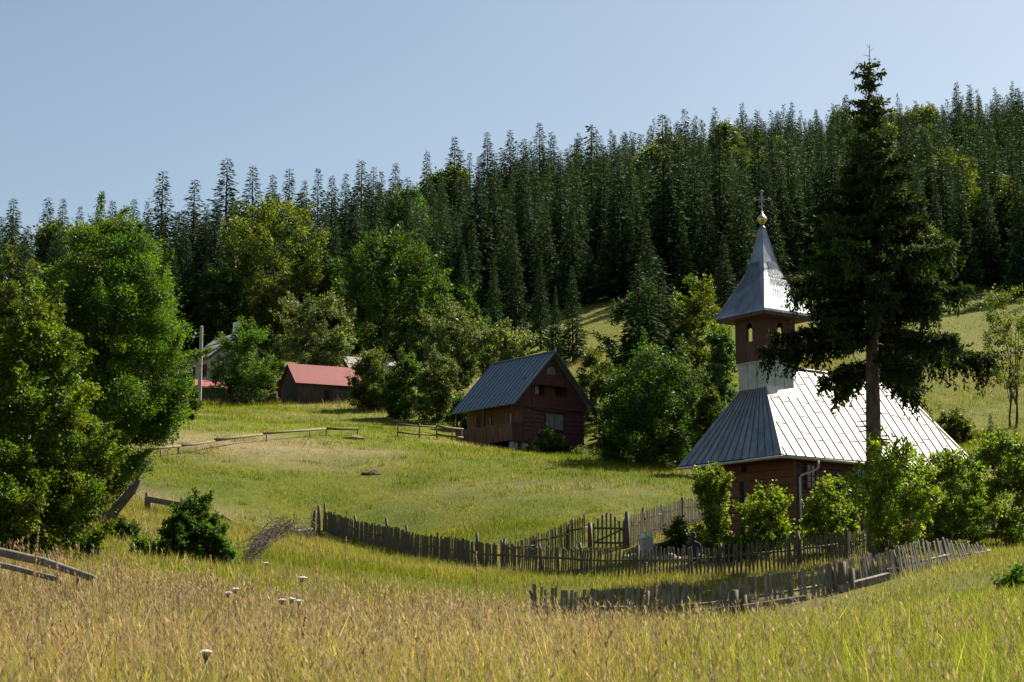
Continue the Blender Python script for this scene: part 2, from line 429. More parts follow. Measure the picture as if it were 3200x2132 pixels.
GV, GQ, GT, GC = [], [], [], []; _off = 0
def add_blades(v, q, t, c):
    global _off
    GV.append(v); GC.append(c)
    if q is not None: GQ.append(q + _off)
    if t is not None: GT.append(t + _off)
    _off += len(v)
def flush_grass(name, label, cat, mat='blade'):
    global _off
    o = link_mesh(name, np_mesh(name, np.concatenate(GV), np.concatenate(GQ) if GQ else None, np.concatenate(GT) if GT else None, np.concatenate(GC)), M[mat])
    tag(o, label, cat, kind='stuff')
    GV.clear(); GQ.clear(); GT.clear(); GC.clear(); _off = 0

DENS = 1.0
# near: tall uncut grass
for (y0, y1, n, w0, hm, seed) in ((3.2, 9, 52000, .0050, .50, 1), (9, 18, 120000, .0068, .42, 2), (18, 34, 135000, .0105, .36, 3)):
    x, y = scatter(int(n * DENS), y0, y1, 0.55)
    r = np.random.default_rng(seed)
    px = 512 + F * x / y
    hh = hm * np.exp(np.clip(r.normal(0, .28, len(x)), -.7, .5)) * (.55 + .9 * fbm(x / 1.6, y / 1.6 + 7, 3)) * (1 - .18 * (y > 18) * (px < 330)) * (1 - .4 * sstep(20, 30, y) * (px > 500))
    d = dryness(x, y)
    c = sward(x, y)
    isdry = (r.random(len(x)) < d * .60)[:, None]
    c = np.where(isdry, c * 1.0 + np.array([.03, .012, .005]), c * .55 + GREEN * .45 + YEL * .15)
    add_blades(*blades(x, y, hh, w0 * r.uniform(.6, 1.5, len(x)), jcol(c, r, .38), .72, 2, seed))
flush_grass('tall_grass', 'tall uncut dry and green grass on the near bank', 'grass')

# seed heads standing above the near grass
x, y = scatter(int(24000 * DENS), 6.5, 30, .5)
px = 512 + F * x / y; r = np.random.default_rng(5)
k = (r.random(len(x)) < (.25 + .75 * dryness(x, y))) & ~((px > 515) & (y > 21)); x, y = x[k], y[k]; n = len(x)
hh = r.uniform(.42, .74, n) * (.7 + .6 * fbm(x / 1.6, y / 1.6 + 7, 3)); z = hv(x, y)
ang = r.uniform(0, 2 * np.pi, n); bend = np.abs(r.normal(0, .32, n)).clip(0, .8); lx = np.cos(ang) * bend * hh - .05 * hh; ly = np.sin(ang) * bend * hh; hh = hh * (1 - .35 * bend)
cst = jcol(np.where((r.random(n) < .35)[:, None], PINK * 1.0, TAN * np.array([1.12, 1.08, 1.0])), r, .25)
wst = .0016 + .00022 * y
V = np.empty((n, 3, 3)); V[:, 0] = np.c_[x - wst, y, z]; V[:, 1] = np.c_[x + wst, y, z]; V[:, 2] = np.c_[x + lx, y + ly, z + hh]
add_blades(V.reshape(-1, 3), None, np.arange(3 * n).reshape(n, 3), np.repeat(cst * .8, 3, 0))
for j in range(6):      # six short spikelets forming the loose head
    s0 = r.uniform(.70, .98, n); L = r.uniform(.022, .055, n) * (1 + y / 40); wd = L * r.uniform(.06, .13, n)
    bx, by, bz = x + lx * s0, y + ly * s0, z + hh * s0
    a2 = r.uniform(0, 2 * np.pi, n); dx, dy, dz = np.cos(a2) * L * .45 + lx * .1, np.sin(a2) * L * .45, L * .85
    pxn, pyn = -np.sin(a2) * wd, np.cos(a2) * wd
    V = np.empty((n, 4, 3)); V[:, 0] = np.c_[bx, by, bz]; V[:, 1] = np.c_[bx + dx * .45 + pxn, by + dy * .45 + pyn, bz + dz * .5]
    V[:, 2] = np.c_[bx + dx, by + dy, bz + dz]; V[:, 3] = np.c_[bx + dx * .45 - pxn, by + dy * .45 - pyn, bz + dz * .5]
    add_blades(V.reshape(-1, 3), np.arange(4 * n).reshape(n, 4), None, np.repeat(cst, 4, 0))
flush_grass('grass_seed_heads', 'loose dry seed heads above the tall grass', 'grass', 'dryseed')

# middle: knee high grass round the fences; far: mown meadow
for (y0, y1, n, w0, hm, seed, sg) in ((33, 72, 270000, .0125, .20, 7, 2), (70, 146, 260000, .026, .15, 8, 1)):
    x, y = scatter(int(n * DENS), y0, y1, 0.6, .34)
    k = free(x, y); x, y = x[k], y[k]
    r = np.random.default_rng(seed)
    hh = hm * np.exp(r.normal(0, .3, len(x))) * (.4 + 1.2 * fbm(x / 2.4, y / 2.4 + 3, 3))
    pxx = 512 + F * x / y; hh *= 1 - .5 * (y < 46) * (pxx > 520)
    # the uncut fringe along the shed and under the bushes stands taller
    hh *= 1 + 1.0 * sstep(126, 133, y)
    add_blades(*blades(x, y, hh, w0 * r.uniform(.6, 1.5, len(x)), jcol(sward(x, y), r, .3), .45, sg, seed))
x, y = scatter(int(90000 * DENS), 88, 200, .6, .36)     # slopes behind the church
px = 512 + F * x / y; k = (px > 560) & (y > 90); x, y = x[k], y[k]; r = np.random.default_rng(9)
add_blades(*blades(x, y, .22 * np.exp(r.normal(0, .3, len(x))), .05 * np.ones(len(x)), jcol(sward(x, y) * .35 + np.array([.075, .085, .007]), r, .3), .45, 1, 9))
r = np.random.default_rng(77); tx, ty = scatter(1500, 60, 138, .8, .34)       # tussocks left by the mower
k = free(tx, ty); tx, ty = tx[k], ty[k]; m_ = 26; sz = r.uniform(.12, .5, len(tx))
x = np.repeat(tx, m_) + r.normal(0, 1, len(tx) * m_) * np.repeat(sz, m_); y = np.repeat(ty, m_) + r.normal(0, 1, len(tx) * m_) * np.repeat(sz, m_)
tc_ = jcol(np.where((r.random(len(tx)) < .15)[:, None], TAN * .7, GREEN * .95), r, .25)
add_blades(*blades(x, y, np.repeat(r.uniform(.16, .38, len(tx)), m_) * r.uniform(.6, 1.2, len(x)), .03 * np.ones(len(x)), jcol(np.repeat(tc_, m_, 0), r, .2), .5, 1, 78))
flush_grass('meadow_grass', 'short mown and knee high grass of the hay meadow', 'grass')

# ------------------------------------------------------------------ leaves
def diamonds(p, d, s, w, r, fold=.15):
    """leaf shaped quads at p, along d, length s, width w"""
    n = len(p)
    d = d / np.linalg.norm(d, axis=1, keepdims=True)
    q = r.normal(0, 1, (n, 3)); b = np.cross(d, q); b /= np.linalg.norm(b, axis=1, keepdims=True) + 1e-9
    nn = np.cross(d, b)
    s = np.broadcast_to(np.asarray(s, float), (n,))[:, None]; w = np.broadcast_to(np.asarray(w, float), (n,))[:, None]
    v = np.empty((n, 4, 3))
    v[:, 0] = p; v[:, 1] = p + d * s * .45 + b * w / 2 + nn * w * fold; v[:, 2] = p + d * s; v[:, 3] = p + d * s * .45 - b * w / 2 + nn * w * fold
    return v.reshape(-1, 3)

def crown_mesh(name, rx, ry, H, n, size, col, seed, prof=None, clumps=60, csize=.24, z0=0.0, var=.22, flat=.75, upright=0.0, inner=.2, aspect=.62, shoots=0):
    """leaf crown: clumps spread through an uneven volume; prof(t) gives the relative radius at height t"""
    r = np.random.default_rng(seed)
    if prof is None: prof = lambda t: np.sqrt(np.maximum(1 - (2 * t - 1) ** 2 * .92, 0.02))
    cand = r.random(clumps * 6); pr = prof(cand)
    keep = r.random(len(cand)) < (pr / pr.max()) ** 1.2
    t = cand[keep][:clumps]; m = len(t)
    a = r.uniform(0, 2 * np.pi, m); rr = prof(t) * np.where(r.random(m) < inner, r.uniform(0, .55, m), r.uniform(.62, .98, m))
    lob = 1 + .16 * np.sin(3 * a + seed) + .10 * np.sin(5 * a + 2 * seed + 7 * t)
    rr = rr * lob
    cs = csize * (.6 + .8 * r.random(m))
    sc = min(rx, ry)
    cz = z0 + t * (H - z0)
    cx, cy = rx * rr * np.cos(a), ry * rr * np.sin(a)
    wgt = cs ** 2; wgt /= wgt.sum()
    ci = r.choice(m, n, p=wgt)
    g = r.normal(0, 1, (n, 3)); g /= np.linalg.norm(g, axis=1, keepdims=True)
    rad = r.random(n) ** .45 * (1 + .55 * np.abs(r.normal(0, 1, n)) * (r.random(n) < .16))
    off = g * rad[:, None]
    p = np.c_[cx[ci], cy[ci], cz[ci]] + off * (cs[ci] * sc)[:, None] * np.array([1, 1, flat + upright])
    p[:, 2] = np.maximum(p[:, 2], .03)
    out = off + np.c_[cx[ci] / rx, cy[ci] / ry, np.zeros(n)] * .5
    d = out * .9 + r.normal(0, .75, (n, 3)) + np.array([0, 0, -.25 + upright * 1.2])
    if shoots:      # leafy shoots sticking out of the outline
        ns = int(n * .0023 * shoots); si = r.integers(0, shoots, ns); k0 = r.integers(0, m, shoots)
        sd = np.c_[cx[k0] / rx, cy[k0] / ry, .55 + .8 * t[k0]] + r.normal(0, .35, (shoots, 3)); sd /= np.linalg.norm(sd, axis=1, keepdims=True)
        sl_ = sc * r.uniform(.18, .42, shoots) + csize * sc * .7
        u = r.random(ns) ** .8
        p[:ns] = np.c_[cx[k0], cy[k0], cz[k0]][si] + sd[si] * (u * sl_[si])[:, None] + r.normal(0, 1, (ns, 3)) * (size * .55 + sc * .035 * (1 - u))[:, None]
        p[:ns, 2] = np.maximum(p[:ns, 2], .03); d[:ns] = sd[si] * .5 + r.normal(0, .7, (ns, 3))
    s = size * np.exp(r.normal(0, .22, n))
    v = diamonds(p, d, s, s * aspect, r)
    cc = np.array(col)[None] * np.exp(r.normal(0, var, (m, 1)))[ci] * np.exp(r.normal(0, .22, (n, 1)))
    hue = (r.normal(0, .10, (m, 1))[ci] + r.normal(0, .07, (n, 1)))
    cc = np.clip(cc * np.c_[1 + hue, np.ones(n), 1 - .6 * hue], .003, .5)
    me = np_mesh(name, v, np.arange(4 * n).reshape(n, 4), None, np.repeat(cc, 4, 0))
    return me, np.c_[cx, cy, cz]

def limbs(name, H, r0, tips, parent, mat, seed, nl=7, stems=1, top=.8, spread=.3):
    """tapered trunk (or several stems) with limbs reaching into the clumps"""
    r = random.Random(seed); mb = MB()
    bases = []
    for s in range(stems):
        bx, by = (0, 0) if stems == 1 else (r.uniform(-spread, spread) * .35, r.uniform(-spread, spread) * .35)
        ex, ey = (r.uniform(-.05, .05) * H, r.uniform(-.05, .05) * H) if stems == 1 else (r.uniform(-spread, spread), r.uniform(-spread, spread))
        pts = [(bx + (ex - bx) * t + r.uniform(-.012, .012) * H * (0 < t < 1), by + (ey - by) * t + r.uniform(-.012, .012) * H * (0 < t < 1), -.3 + (H * top + .3) * t) for t in (0, .12, .3, .5, .75, 1)]
        k = r0 / (stems ** .5)
        mb.tube(pts, [k * 1.35, k, k * .85, k * .65, k * .4, k * .12], 8); bases.append((pts, k))
    tl = list(tips); r.shuffle(tl)
    for tp in tl[:nl]:
        pts, k = r.choice(bases)
        zt = max(min(tp[2] * r.uniform(.35, .7), H * top * .9), .15 * H)
        f = (zt + .3) / (H * top + .3)
        i = min(int(f * 5), 4)
        a = np.array(pts[i]) * .5 + np.array(pts[i + 1]) * .5
        a[2] = min(a[2], tp[2] - .02 * H)
        mid = (a + tp) / 2 + np.array([0, 0, .04 * H])
        mb.tube([a, mid, tp], [k * .42, k * .26, k * .06], 6)
    return mb.build(name, mat, parent)

def place(px, top, d, base=None):
    """position on the ground and height of something whose top shows at row top and that stands at distance d"""
    g = P(px, base if base else top + 60, d); x = g[0]; z = h(x, d)
    return x, z, P(px, top, d)[2] - z

LEAFC = {'lime': (.046, .087, .010), 'lilac': (.105, .145, .020), 'hazel': (.082, .122, .011), 'mid': (.031, .060, .009), 'dark': (.022, .045, .009), 'olive': (.055, .073, .012), 'pale': (.085, .108, .038),
         'yellow': (.070, .092, .010), 'bluegreen': (.045, .085, .030)}
def broadleaf(name, label, cat, px, top, d, width, n, size, col, seed, z0=.08, prof=None, clumps=60, csize=.26, group=None, mat='leaf', trunk=None,
              stems=1, nl=7, upright=0.0, depth=None, base=None, inner=.2, flat=.75, var=.22, aspect=.62, shoots=70):
    x, z, H = place(px, top, d, base)
    root = empty(name, (x, d, z)); tag(root, label, cat, group)
    rx = width / 2 * d / F; ry = depth if depth else rx
    clumps = int(clumps * 2.3); csize *= .62; var *= 1.35
    me, tips = crown_mesh('crown', rx * .9, ry * .9, H * .985, int(n * 1.5), size * .8, LEAFC[col], seed, prof, clumps, csize, H * z0, var, flat, upright, inner, aspect, shoots)
    link_mesh('crown', me, M[mat], root)
    limbs('trunk' if stems == 1 else 'stems', H, trunk or max(.05, .022 * H), tips, root, M['bark'], seed, nl, stems, .8, rx * .5)
    return root

# ------------------------------------------------------------------ conifers
def conifer_mesh(H, rad, seed, step=.85, per=6, sprays=8, sl=.9, sw=.34, col=(.0155, .034, .0135), droop=.35, bare=.06, trunk_r=.22, pw=.74, top=(.03, .055, .02)):
    """spruce: whorls of drooping branches carrying needle sprays; trunk in the same mesh"""
    r = np.random.default_rng(seed)
    PP, DD, SS, CC = [], [], [], []
    z = H * bare
    while z < H * .985:
        t = z / H
        rr = rad * (1 - t) ** pw * (.78 + .42 * r.random()) + .12
        k = max(3, int(per * (.55 + .6 * (1 - t))))
        a0 = r.uniform(0, 6.28)
        for j in range(k):
            a = a0 + 6.283 * j / k + r.normal(0, .25); L = rr * r.uniform(.6, 1.12)
            m = max(2, int(sprays * (L / rad) + 1.5))
            s = np.linspace(.18, 1, m) + r.normal(0, .04, m)
            dz = L * (.25 * (t > .75) - droop * (1 - t * .8)) * s ** 1.3 + .12 * L * s ** 3
            p = np.c_[np.cos(a) * L * s, np.sin(a) * L * s, z + dz + r.normal(0, .1, m)]
            side = r.choice([-1, 1], m) * r.uniform(.2, .9, m)
            d = np.c_[np.cos(a) - np.sin(a) * side, np.sin(a) + np.cos(a) * side, r.normal(-.35, .3, m)]
            PP.append(p); DD.append(d); SS.append(sl * (.45 + .55 * (1 - t)) * r.uniform(.6, 1.25, m))
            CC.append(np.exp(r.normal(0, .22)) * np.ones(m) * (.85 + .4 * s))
        z += step * (.55 + .6 * (1 - t)) * r.uniform(.75, 1.25)
    p, d, s, c = np.concatenate(PP), np.concatenate(DD), np.concatenate(SS), np.concatenate(CC)
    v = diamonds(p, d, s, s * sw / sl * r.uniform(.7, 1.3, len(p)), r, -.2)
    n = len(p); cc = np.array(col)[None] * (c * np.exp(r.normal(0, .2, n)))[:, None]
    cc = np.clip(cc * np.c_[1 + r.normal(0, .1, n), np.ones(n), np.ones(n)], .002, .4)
    qd = np.arange(4 * n).reshape(n, 4)
    # leader shoot and trunk
    tv = []; tq = []
    for i, (zz, rd) in enumerate(((-.6, trunk_r), (H * .5, trunk_r * .6), (H * .985, .02))):
        for k in range(6): tv.append((rd * math.cos(k * 1.047), rd * math.sin(k * 1.047), zz))
    for i in range(2):
        for k in range(6): tq.append((i * 6 + k, i * 6 + (k + 1) % 6, i * 6 + 6 + (k + 1) % 6, i * 6 + 6 + k))
    vv = np.r_[v, np.array(tv)]; q2 = np.r_[qd, np.array(tq) + len(v)]
    return vv, q2, np.r_[np.repeat(cc, 4, 0), np.tile(np.array([[.035, .024, .018]]), (len(tv), 1))]
# ------------------------------------------------------------------ helpers for timber buildings
def lapped(mb, axis, u0, u1, face, z0, z1, step, out, lip=.03, tilt=.022, shingle=None, r=random.Random(3)):
    """horizontal lapped boards (or shingle courses) on a wall plane. axis 'x': wall along x at y=face, boards stick out to y*out;
    axis 'y': wall along y at x=face"""
    z = z0; i = 0
    while z < z1 - .02:
        zt = min(z + step, z1)
        cuts = [u0]
        if shingle:
            while cuts[-1] < u1: cuts.append(min(u1, cuts[-1] + r.uniform(*shingle)))
        else: cuts.append(u1)
        for a, b in zip(cuts[:-1], cuts[1:]):
            j = r.uniform(-.006, .006); g = .003 if shingle else 0; dz = r.uniform(-.012, .006) if shingle else 0
            z_ = z + .026 * (lip < .06); pr = [(0, z_ + dz), (out * (lip + j), z_ + dz), (out * (lip - tilt + j), zt), (0, zt)]
            if axis == 'x': mb.prism([(a + g, face + p, q) for p, q in pr], (b - a - 2 * g, 0, 0))
            else: mb.prism([(face + p, a + g, q) for p, q in pr], (0, b - a - 2 * g, 0))
        z = zt; i += 1

def window(parent, axis, u0, u1, face, z0, z1, out, frame='redwood', bars=(1, 2), name='window', pane='glass', fw=.07):
    mb = MB()
    def bx(a, b, p, q, c, d):
        if axis == 'x': mb_cur.box(a, b, min(face + p, face + q), max(face + p, face + q), c, d)
        else: mb_cur.box(min(face + p, face + q), max(face + p, face + q), a, b, c, d)
    mb_cur = mb
    d = out * .075
    bx(u0 - fw, u0, 0, d, z0 - fw, z1 + fw); bx(u1, u1 + fw, 0, d, z0 - fw, z1 + fw)
    bx(u0, u1, 0, d, z1, z1 + fw); bx(u0, u1, 0, d * 1.25, z0 - fw, z0)
    f = mb.build(name, M[frame], parent)
    mb_cur = MB()
    bx(u0, u1, 0, out * .036, z0, z1)
    mb_cur.build('pane', M[pane], f)
    mb_cur = MB()
    for i in range(bars[0]):
        x = u0 + (u1 - u0) * (i + 1) / (bars[0] + 1); bx(x - .018, x + .018, out * .036, out * .055, z0, z1)
    for i in range(bars[1]):
        z = z0 + (z1 - z0) * (i + 1) / (bars[1] + 1); bx(u0, u1, out * .036, out * .052, z - .016, z + .016)
    if bars[0] or bars[1]: mb_cur.build('glazing_bars', M['darkwood'], f)
    return f

def slope_quad(mb, pts, th):
    """roof slab of thickness th under the outline pts (planar, outer side up)"""
    n = (Vector(pts[1]) - Vector(pts[0])).cross(Vector(pts[2]) - Vector(pts[1])).normalized()
    if n.z < 0: n = -n
    mb.prism(pts, tuple(-n * th)); return n

# ================================================================== church
ch = empty('wooden_church', CH_O, CH_A)
tag(ch, 'small dark timber church with pointed tower and shining zinc roof', 'church')
L, W, ZE, ZR = 9.6, 4.8, 3.15, 7.0
mb = MB(); mb.box(-.06, L + .06, -.06, W + .06, -1.2, .32); mb.build('foundation', M['stone'], ch, bevel=.02)
# long wall: shingle courses on a plain core
mb = MB(); mb.box(.02, L - .02, .02, W - .02, .32, ZE + .1)
lapped(mb, 'x', 0, L, 0.0, .32, ZE + .02, .305, -1, .045, .03, (.13, .24))
mb.build('shingle_wall', M['maroon'], ch)
mb = MB()
lapped(mb, 'y', 0, W, 0.0, .32, ZE + .02, .30, -1, .055, .03, (.9, 1.6))
mb.box(-.075, .0, -.05, .05, .3, ZE + .02)
mb.build('front_wall', M['frontwood'], ch)
mb = MB(); lapped(mb, 'y', 0, W, L, .32, ZE + .02, .3, 1, .04, .025, (.5, .9)); mb.build('east_wall', M['maroon'], ch)
# door with a black box painted for the unlit gap where it stands ajar and a notice pinned on it
mb = MB(); mb.box(-.055, -.002, 2.62, 2.92, .34, 2.42); dgap = mb.build('door_opening', M['black'], ch)
mb = MB(); mb.box(-.095, -.04, 1.78, 2.62, .34, 2.42)
for k in range(5): mb.box(-.108, -.095, 1.80 + k * .165, 1.80 + k * .165 + .15, .36, 2.40)
door = mb.build('door', M['frontwood'], ch)
mb = MB(); mb.box(-.125, -.109, 2.36, 2.58, 1.42, 1.78); mb.build('notice', M['paper'], door)
mb = MB(); mb.tube([(-.11, 2.52, 1.2), (-.17, 2.52, 1.2), (-.17, 2.52, 1.05)], .014, 6); mb.build('handle', M['iron'], door)
mb = MB(); mb.box(-.06, -.003, 2.55, 2.80, 2.78, 2.98); mb.build('vent_opening', M['black'], ch)
for a, b_ in ((.55, .98), (3.25, 3.72), (6.55, 7.02)):
    window(ch, 'x', a, b_, -.045, 2.05, 2.88, -1, 'darkred', (1, 3))
# main roof
ES, EF, EB = .45, 1.10, .60          # overhang: sides, front, back
tw0, tw1, ty0, ty1 = .25, 1.75, 1.65, 3.15
def zs(y): return ZE + (ZR - ZE) * (min(y, W - y) + ES) / (W / 2 + ES)
zt = zs(ty0); xb = L + EB; xr = L - 1.35
FR, FL_, BR_, BL_ = (-EF, -ES, ZE), (-EF, W + ES, ZE), (xb, -ES, ZE), (xb, W + ES, ZE)
A1, A2, RB, RF = (tw0, ty0, zt), (tw0, ty1, zt), (xr, W / 2, ZR), (1.6, W / 2, ZR)
mb = MB(); th = .05
slope_quad(mb, [FR, BR_, RB, RF, A1], th)
nS = slope_quad(MB(), [FR, BR_, RB], th)
roofside = mb.build('side_roof', M['zinc'], ch)
mb = MB(); slope_quad(mb, [FL_, BL_, RB, RF, A2], th); mb.build('far_roof', M['zinc'], ch)
mb = MB(); nF = slope_quad(mb, [FR, FL_, A2, A1], th); roofhip = mb.build('front_hip', M['hip'], ch)
mb = MB(); slope_quad(mb, [BR_, BL_, RB], th); mb.build('rear_hip', M['zinc'], ch)
# standing seams and lap joints
mb = MB()
def lerp(a, b, t): return tuple(a[i] + (b[i] - a[i]) * t for i in range(3))
def seam(mb, a, b, n, w=.024, t=.032):
    o = np.array(n) * .012; mb.beam(np.array(a) + o, np.array(b) + o, w, t, tuple(n))
rr = random.Random(8)
x = -EF + .25
def slope_pt(x, y): return (x, y, ZE + (ZR - ZE) * (y + ES) / (W / 2 + ES))
while x < xb - .1:
    # top end of the seam: hip in front, tower, ridge, rear hip
    if x < tw0: yt = -ES + (ty0 + ES) * (x + EF) / (tw0 + EF)
    elif x < 1.7: yt = ty0
    elif x < xr: yt = W / 2
    else: yt = -ES + (W / 2 + ES) * (xb - x) / (xb - xr)
    seam(mb, slope_pt(x, -ES), slope_pt(x, yt), nS)
    y = -ES + rr.uniform(.5, 1.0)
    while y < yt - .15:
        x2 = min(x + .5, xb - .05)
        a, b_ = slope_pt(x + .02, y), slope_pt(x2, y + rr.uniform(-.02, .02))
        if x2 < xr or y < yt - .5: seam(mb, a, b_, nS, .012, .016)
        y += rr.uniform(.7, 1.25)
    x += .50
mb.beam(FR, A1, .09, .05, tuple(nS)); mb.beam(BR_, RB, .10, .06, tuple(nS))
mb.build('seams', M['seam'], roofside)
mb = MB(); k = 0
for i in range(1, 13):
    t = i / 13; a = lerp(FR, FL_, t); tt = (t - .5) * .42 + .5
    b_ = lerp(A1, A2, (t - .5) * 1.0 + .5)
    seam(mb, a, b_, nF, .024, .032)
mb.build('seams', M['seam'], roofhip)
mb = MB(); mb.tube([RF, (xr * .5, W / 2, ZR - .02), RB], .07, 8); mb.build('ridge_cap', M['zinc'], ch)
# eaves: soffit, fascia, gutters
mb = MB()
mb.box(-EF + .05, xb - .05, -ES + .05, W + ES - .05, ZE - .10, ZE - .06)
mb.build('soffit', M['darkred'], ch)
mb = MB()
mb.box(-EF + .01, xb - .01, -ES + .01, -ES + .045, ZE - .13, ZE - .055); mb.box(-EF + .01, -EF + .045, -ES + .05, W + ES - .05, ZE - .13, ZE - .055)
mb.build('fascia', M['darkred'], ch)
mb = MB()
mb.tube([(-EF - .06, -ES - .05, ZE - .09), (xb + .05, -ES - .05, ZE - .14)], .055, 8)
mb.tube([(-EF - .06, -ES - .06, ZE - .09), (-EF - .06, W + ES, ZE - .12)], .055, 8)
mb.build('gutter', M['gutter'], ch)
mb = MB(); mb.tube([(.72, -ES - .05, ZE - .10), (.72, -ES - .05, ZE - .38), (.66, -ES + .02, ZE - .46), (.16, -.14, ZE - .68), (.12, -.12, ZE - .78), (.12, -.12, 1.0), (.12, -.12, -.1)], .047, 8)
for z in (2.1, .75): mb.lathe([(.06, -.03), (.06, .03)], (.12, -.12, z), 8)
mb.build('downpipe', M['pipe'], ch)
# tower
zb0, zb1, zb2 = zt - .15, 7.02, 8.86
mb = MB(); mb.box(tw0, tw1, ty0, ty1, zb0 - 1.2, zb1)
for i in range(1, 3):
    y = ty0 + (ty1 - ty0) * i / 3; mb.box(tw0 - .016, tw0 + .01, y - .012, y + .012, zb0, zb1 - .02)
    x = tw0 + (tw1 - tw0) * i / 3; mb.box(x - .012, x + .012, ty0 - .016, ty0 + .01, zb0, zb1 - .02)
mb.box(tw0 - .008, tw1 + .008, ty0 - .009, ty0 + .006, zb1 - .52, zb1 - .50); mb.box(tw0 - .009, tw0 + .006, ty0 - .008, ty1, zb1 - .66, zb1 - .64)
mb.build('tower_cladding', M['zincside'], ch)
mb = MB()   # flashing collar where the cladding meets the roof
slope_quad(mb, [(tw0 - .14, ty0 - .28, zs(ty0) - .34), (tw1 + .2, ty0 - .28, zs(ty0 - .28) + .03), (tw1 + .2, ty0 - .01, zs(ty0) + .06), (tw0 - .02, ty0 - .01, zs(ty0) + .06)], .02)
mb.box(tw0 - .05, tw1 + .05, ty0 - .05, ty1 + .05, zb1 - .03, zb1 + .035)
mb.build('flashing', M['zincside'], ch)
bx0, bx1, by0, by1 = tw0 - .07, tw1 + .07, ty0 - .07, ty1 + .07
def arch_wall(mb, axis, u0, u1, face, th, z0, z1, a0, a1, s0, s1):
    """wall plane with an arched opening a0..a1, sill s0, springing s1"""
    def pr(poly):
        if axis == 'x': mb.prism([(u, face, z) for u, z in poly], (0, th, 0))
        else: mb.prism([(face, u, z) for u, z in poly], (th, 0, 0))
    pr([(u0, z0), (a0, z0), (a0, z1), (u0, z1)]); pr([(a1, z0), (u1, z0), (u1, z1), (a1, z1)])
    pr([(a0, z0), (a1, z0), (a1, s0), (a0, s0)])
    rad = (a1 - a0) / 2; c = (a0 + a1) / 2
    arc = [(c + rad * math.cos(t), s1 + rad * math.sin(t)) for t in np.linspace(0, math.pi, 9)]
    for p, q_ in zip(arc[:-1], arc[1:]): pr([p, q_, (q_[0], z1), (p[0], z1)])
mb = MB(); zc = 7.85
for axis, u0, u1, face, thk in (('x', bx0, bx1, by0, .06), ('x', bx0, bx1, by1 - .06, .06), ('y', by0 + .06, by1 - .06, bx0, .06), ('y', by0 + .06, by1 - .06, bx1 - .06, .06)):
    c = (u0 + u1) / 2 - (.0 if axis == 'x' else -.02)
    arch_wall(mb, axis, u0, u1, face, thk, zb1 + .036, zb2 + .1, c - .15, c + .15, zc, zc + .58)
r_ = random.Random(4)
for k in range(13):   # cover strips between the planks
    y = by0 + (by1 - by0) * (k + .5) / 13
    for u, lo, hi in ((y, zb1 + .04, zb2 - .02),):
        if abs(u - (by0 + by1) / 2 - .02) > .2: mb.box(bx0 - .012, bx0 + .002, u - .012, u + .012, lo, hi)
    x = bx0 + (bx1 - bx0) * (k + .5) / 13
    if abs(x - (bx0 + bx1) / 2) > .2: mb.box(x - .012, x + .012, by0 - .012, by0 + .002, zb1 + .04, zb2 - .02)
mb.box(bx0 + .07, bx1 - .07, by0 + .07, by1 - .07, zb1 + .04, zb1 + .09)
belfry = mb.build('belfry', M['belfry'], ch)
mb = MB()
mb.box(bx0 - .02, bx1 + .02, by0 - .02, by0 - .001, zb2 - .18, zb2 - .02); mb.box(bx0 - .02, bx0 - .001, by0, by1, zb2 - .18, zb2 - .02)
mb.build('red_band', M['darkred'], belfry)
mb = MB(); mb.lathe([(.30, 0), (.24, .05), (.20, .2), (.13, .33), (.05, .40), (.03, .5)], ((bx0 + bx1) / 2, (by0 + by1) / 2, 8.3), 14)
mb.build('bell', M['iron'], belfry)
# spire: flared four sided roof
cx_, cy_ = (tw0 + tw1) / 2, (ty0 + ty1) / 2
SB = zb2 - .02; SH = 3.6
prof = [(1.36, 0), (1.34, .03), (1.03, .19), (.76, .34), (.50, .50), (.40, .585), (.27, .74), (.17, .88), (.09, 1.0)]
mb = MB(); vs = []
for hw, f in prof: vs += [(cx_ - hw, cy_ - hw, SB + SH * f), (cx_ + hw, cy_ - hw, SB + SH * f), (cx_ + hw, cy_ + hw, SB + SH * f), (cx_ - hw, cy_ + hw, SB + SH * f)]
fs = [(i * 4 + k, i * 4 + (k + 1) % 4, i * 4 + 4 + (k + 1) % 4, i * 4 + 4 + k) for i in range(len(prof) - 1) for k in range(4)] + [(0, 3, 2, 1)]
mb.add(vs, fs); spire = mb.build('spire', M['spire'], ch)
mb = MB()       # shingle laps on the two faces seen, running slantwise
def face_pt(side, f, u):
    hw = np.interp(f, [p[1] for p in prof], [p[0] for p in prof])
    if side == 0: return np.array([cx_ + hw * u, cy_ - hw, SB + SH * f])
    return np.array([cx_ - hw, cy_ - hw * u, SB + SH * f])
for side in (0, 1):
    n0 = np.array([0, -.9, .45]) if side == 0 else np.array([-.9, 0, .45])
    for s in np.arange(-1.0, 1.0, .105):
        pts = []
        for t in np.linspace(0, 1, 7):
            f = .02 + .60 * t; u = s + (.75 * t if side == 0 else .60 * t)
            if u < .98 and u > -.98: pts.append(face_pt(side, f, u if side == 0 else -u) + n0 * .006)
        for p, q_ in zip(pts[:-1], pts[1:]): mb.beam(p, q_, .016, .018, tuple(n0))
    for f in np.arange(.06, .56, .047):
        for s in np.arange(-.95, .9, .19):
            if side == 0:
                p = face_pt(0, f + .012 * math.sin(9 * s), s); q_ = face_pt(0, f + .03 + .02 * math.sin(5 * s + f * 40), s + .12)
                mb.beam(p + n0 * .006, q_ + n0 * .006, .014, .016, tuple(n0))
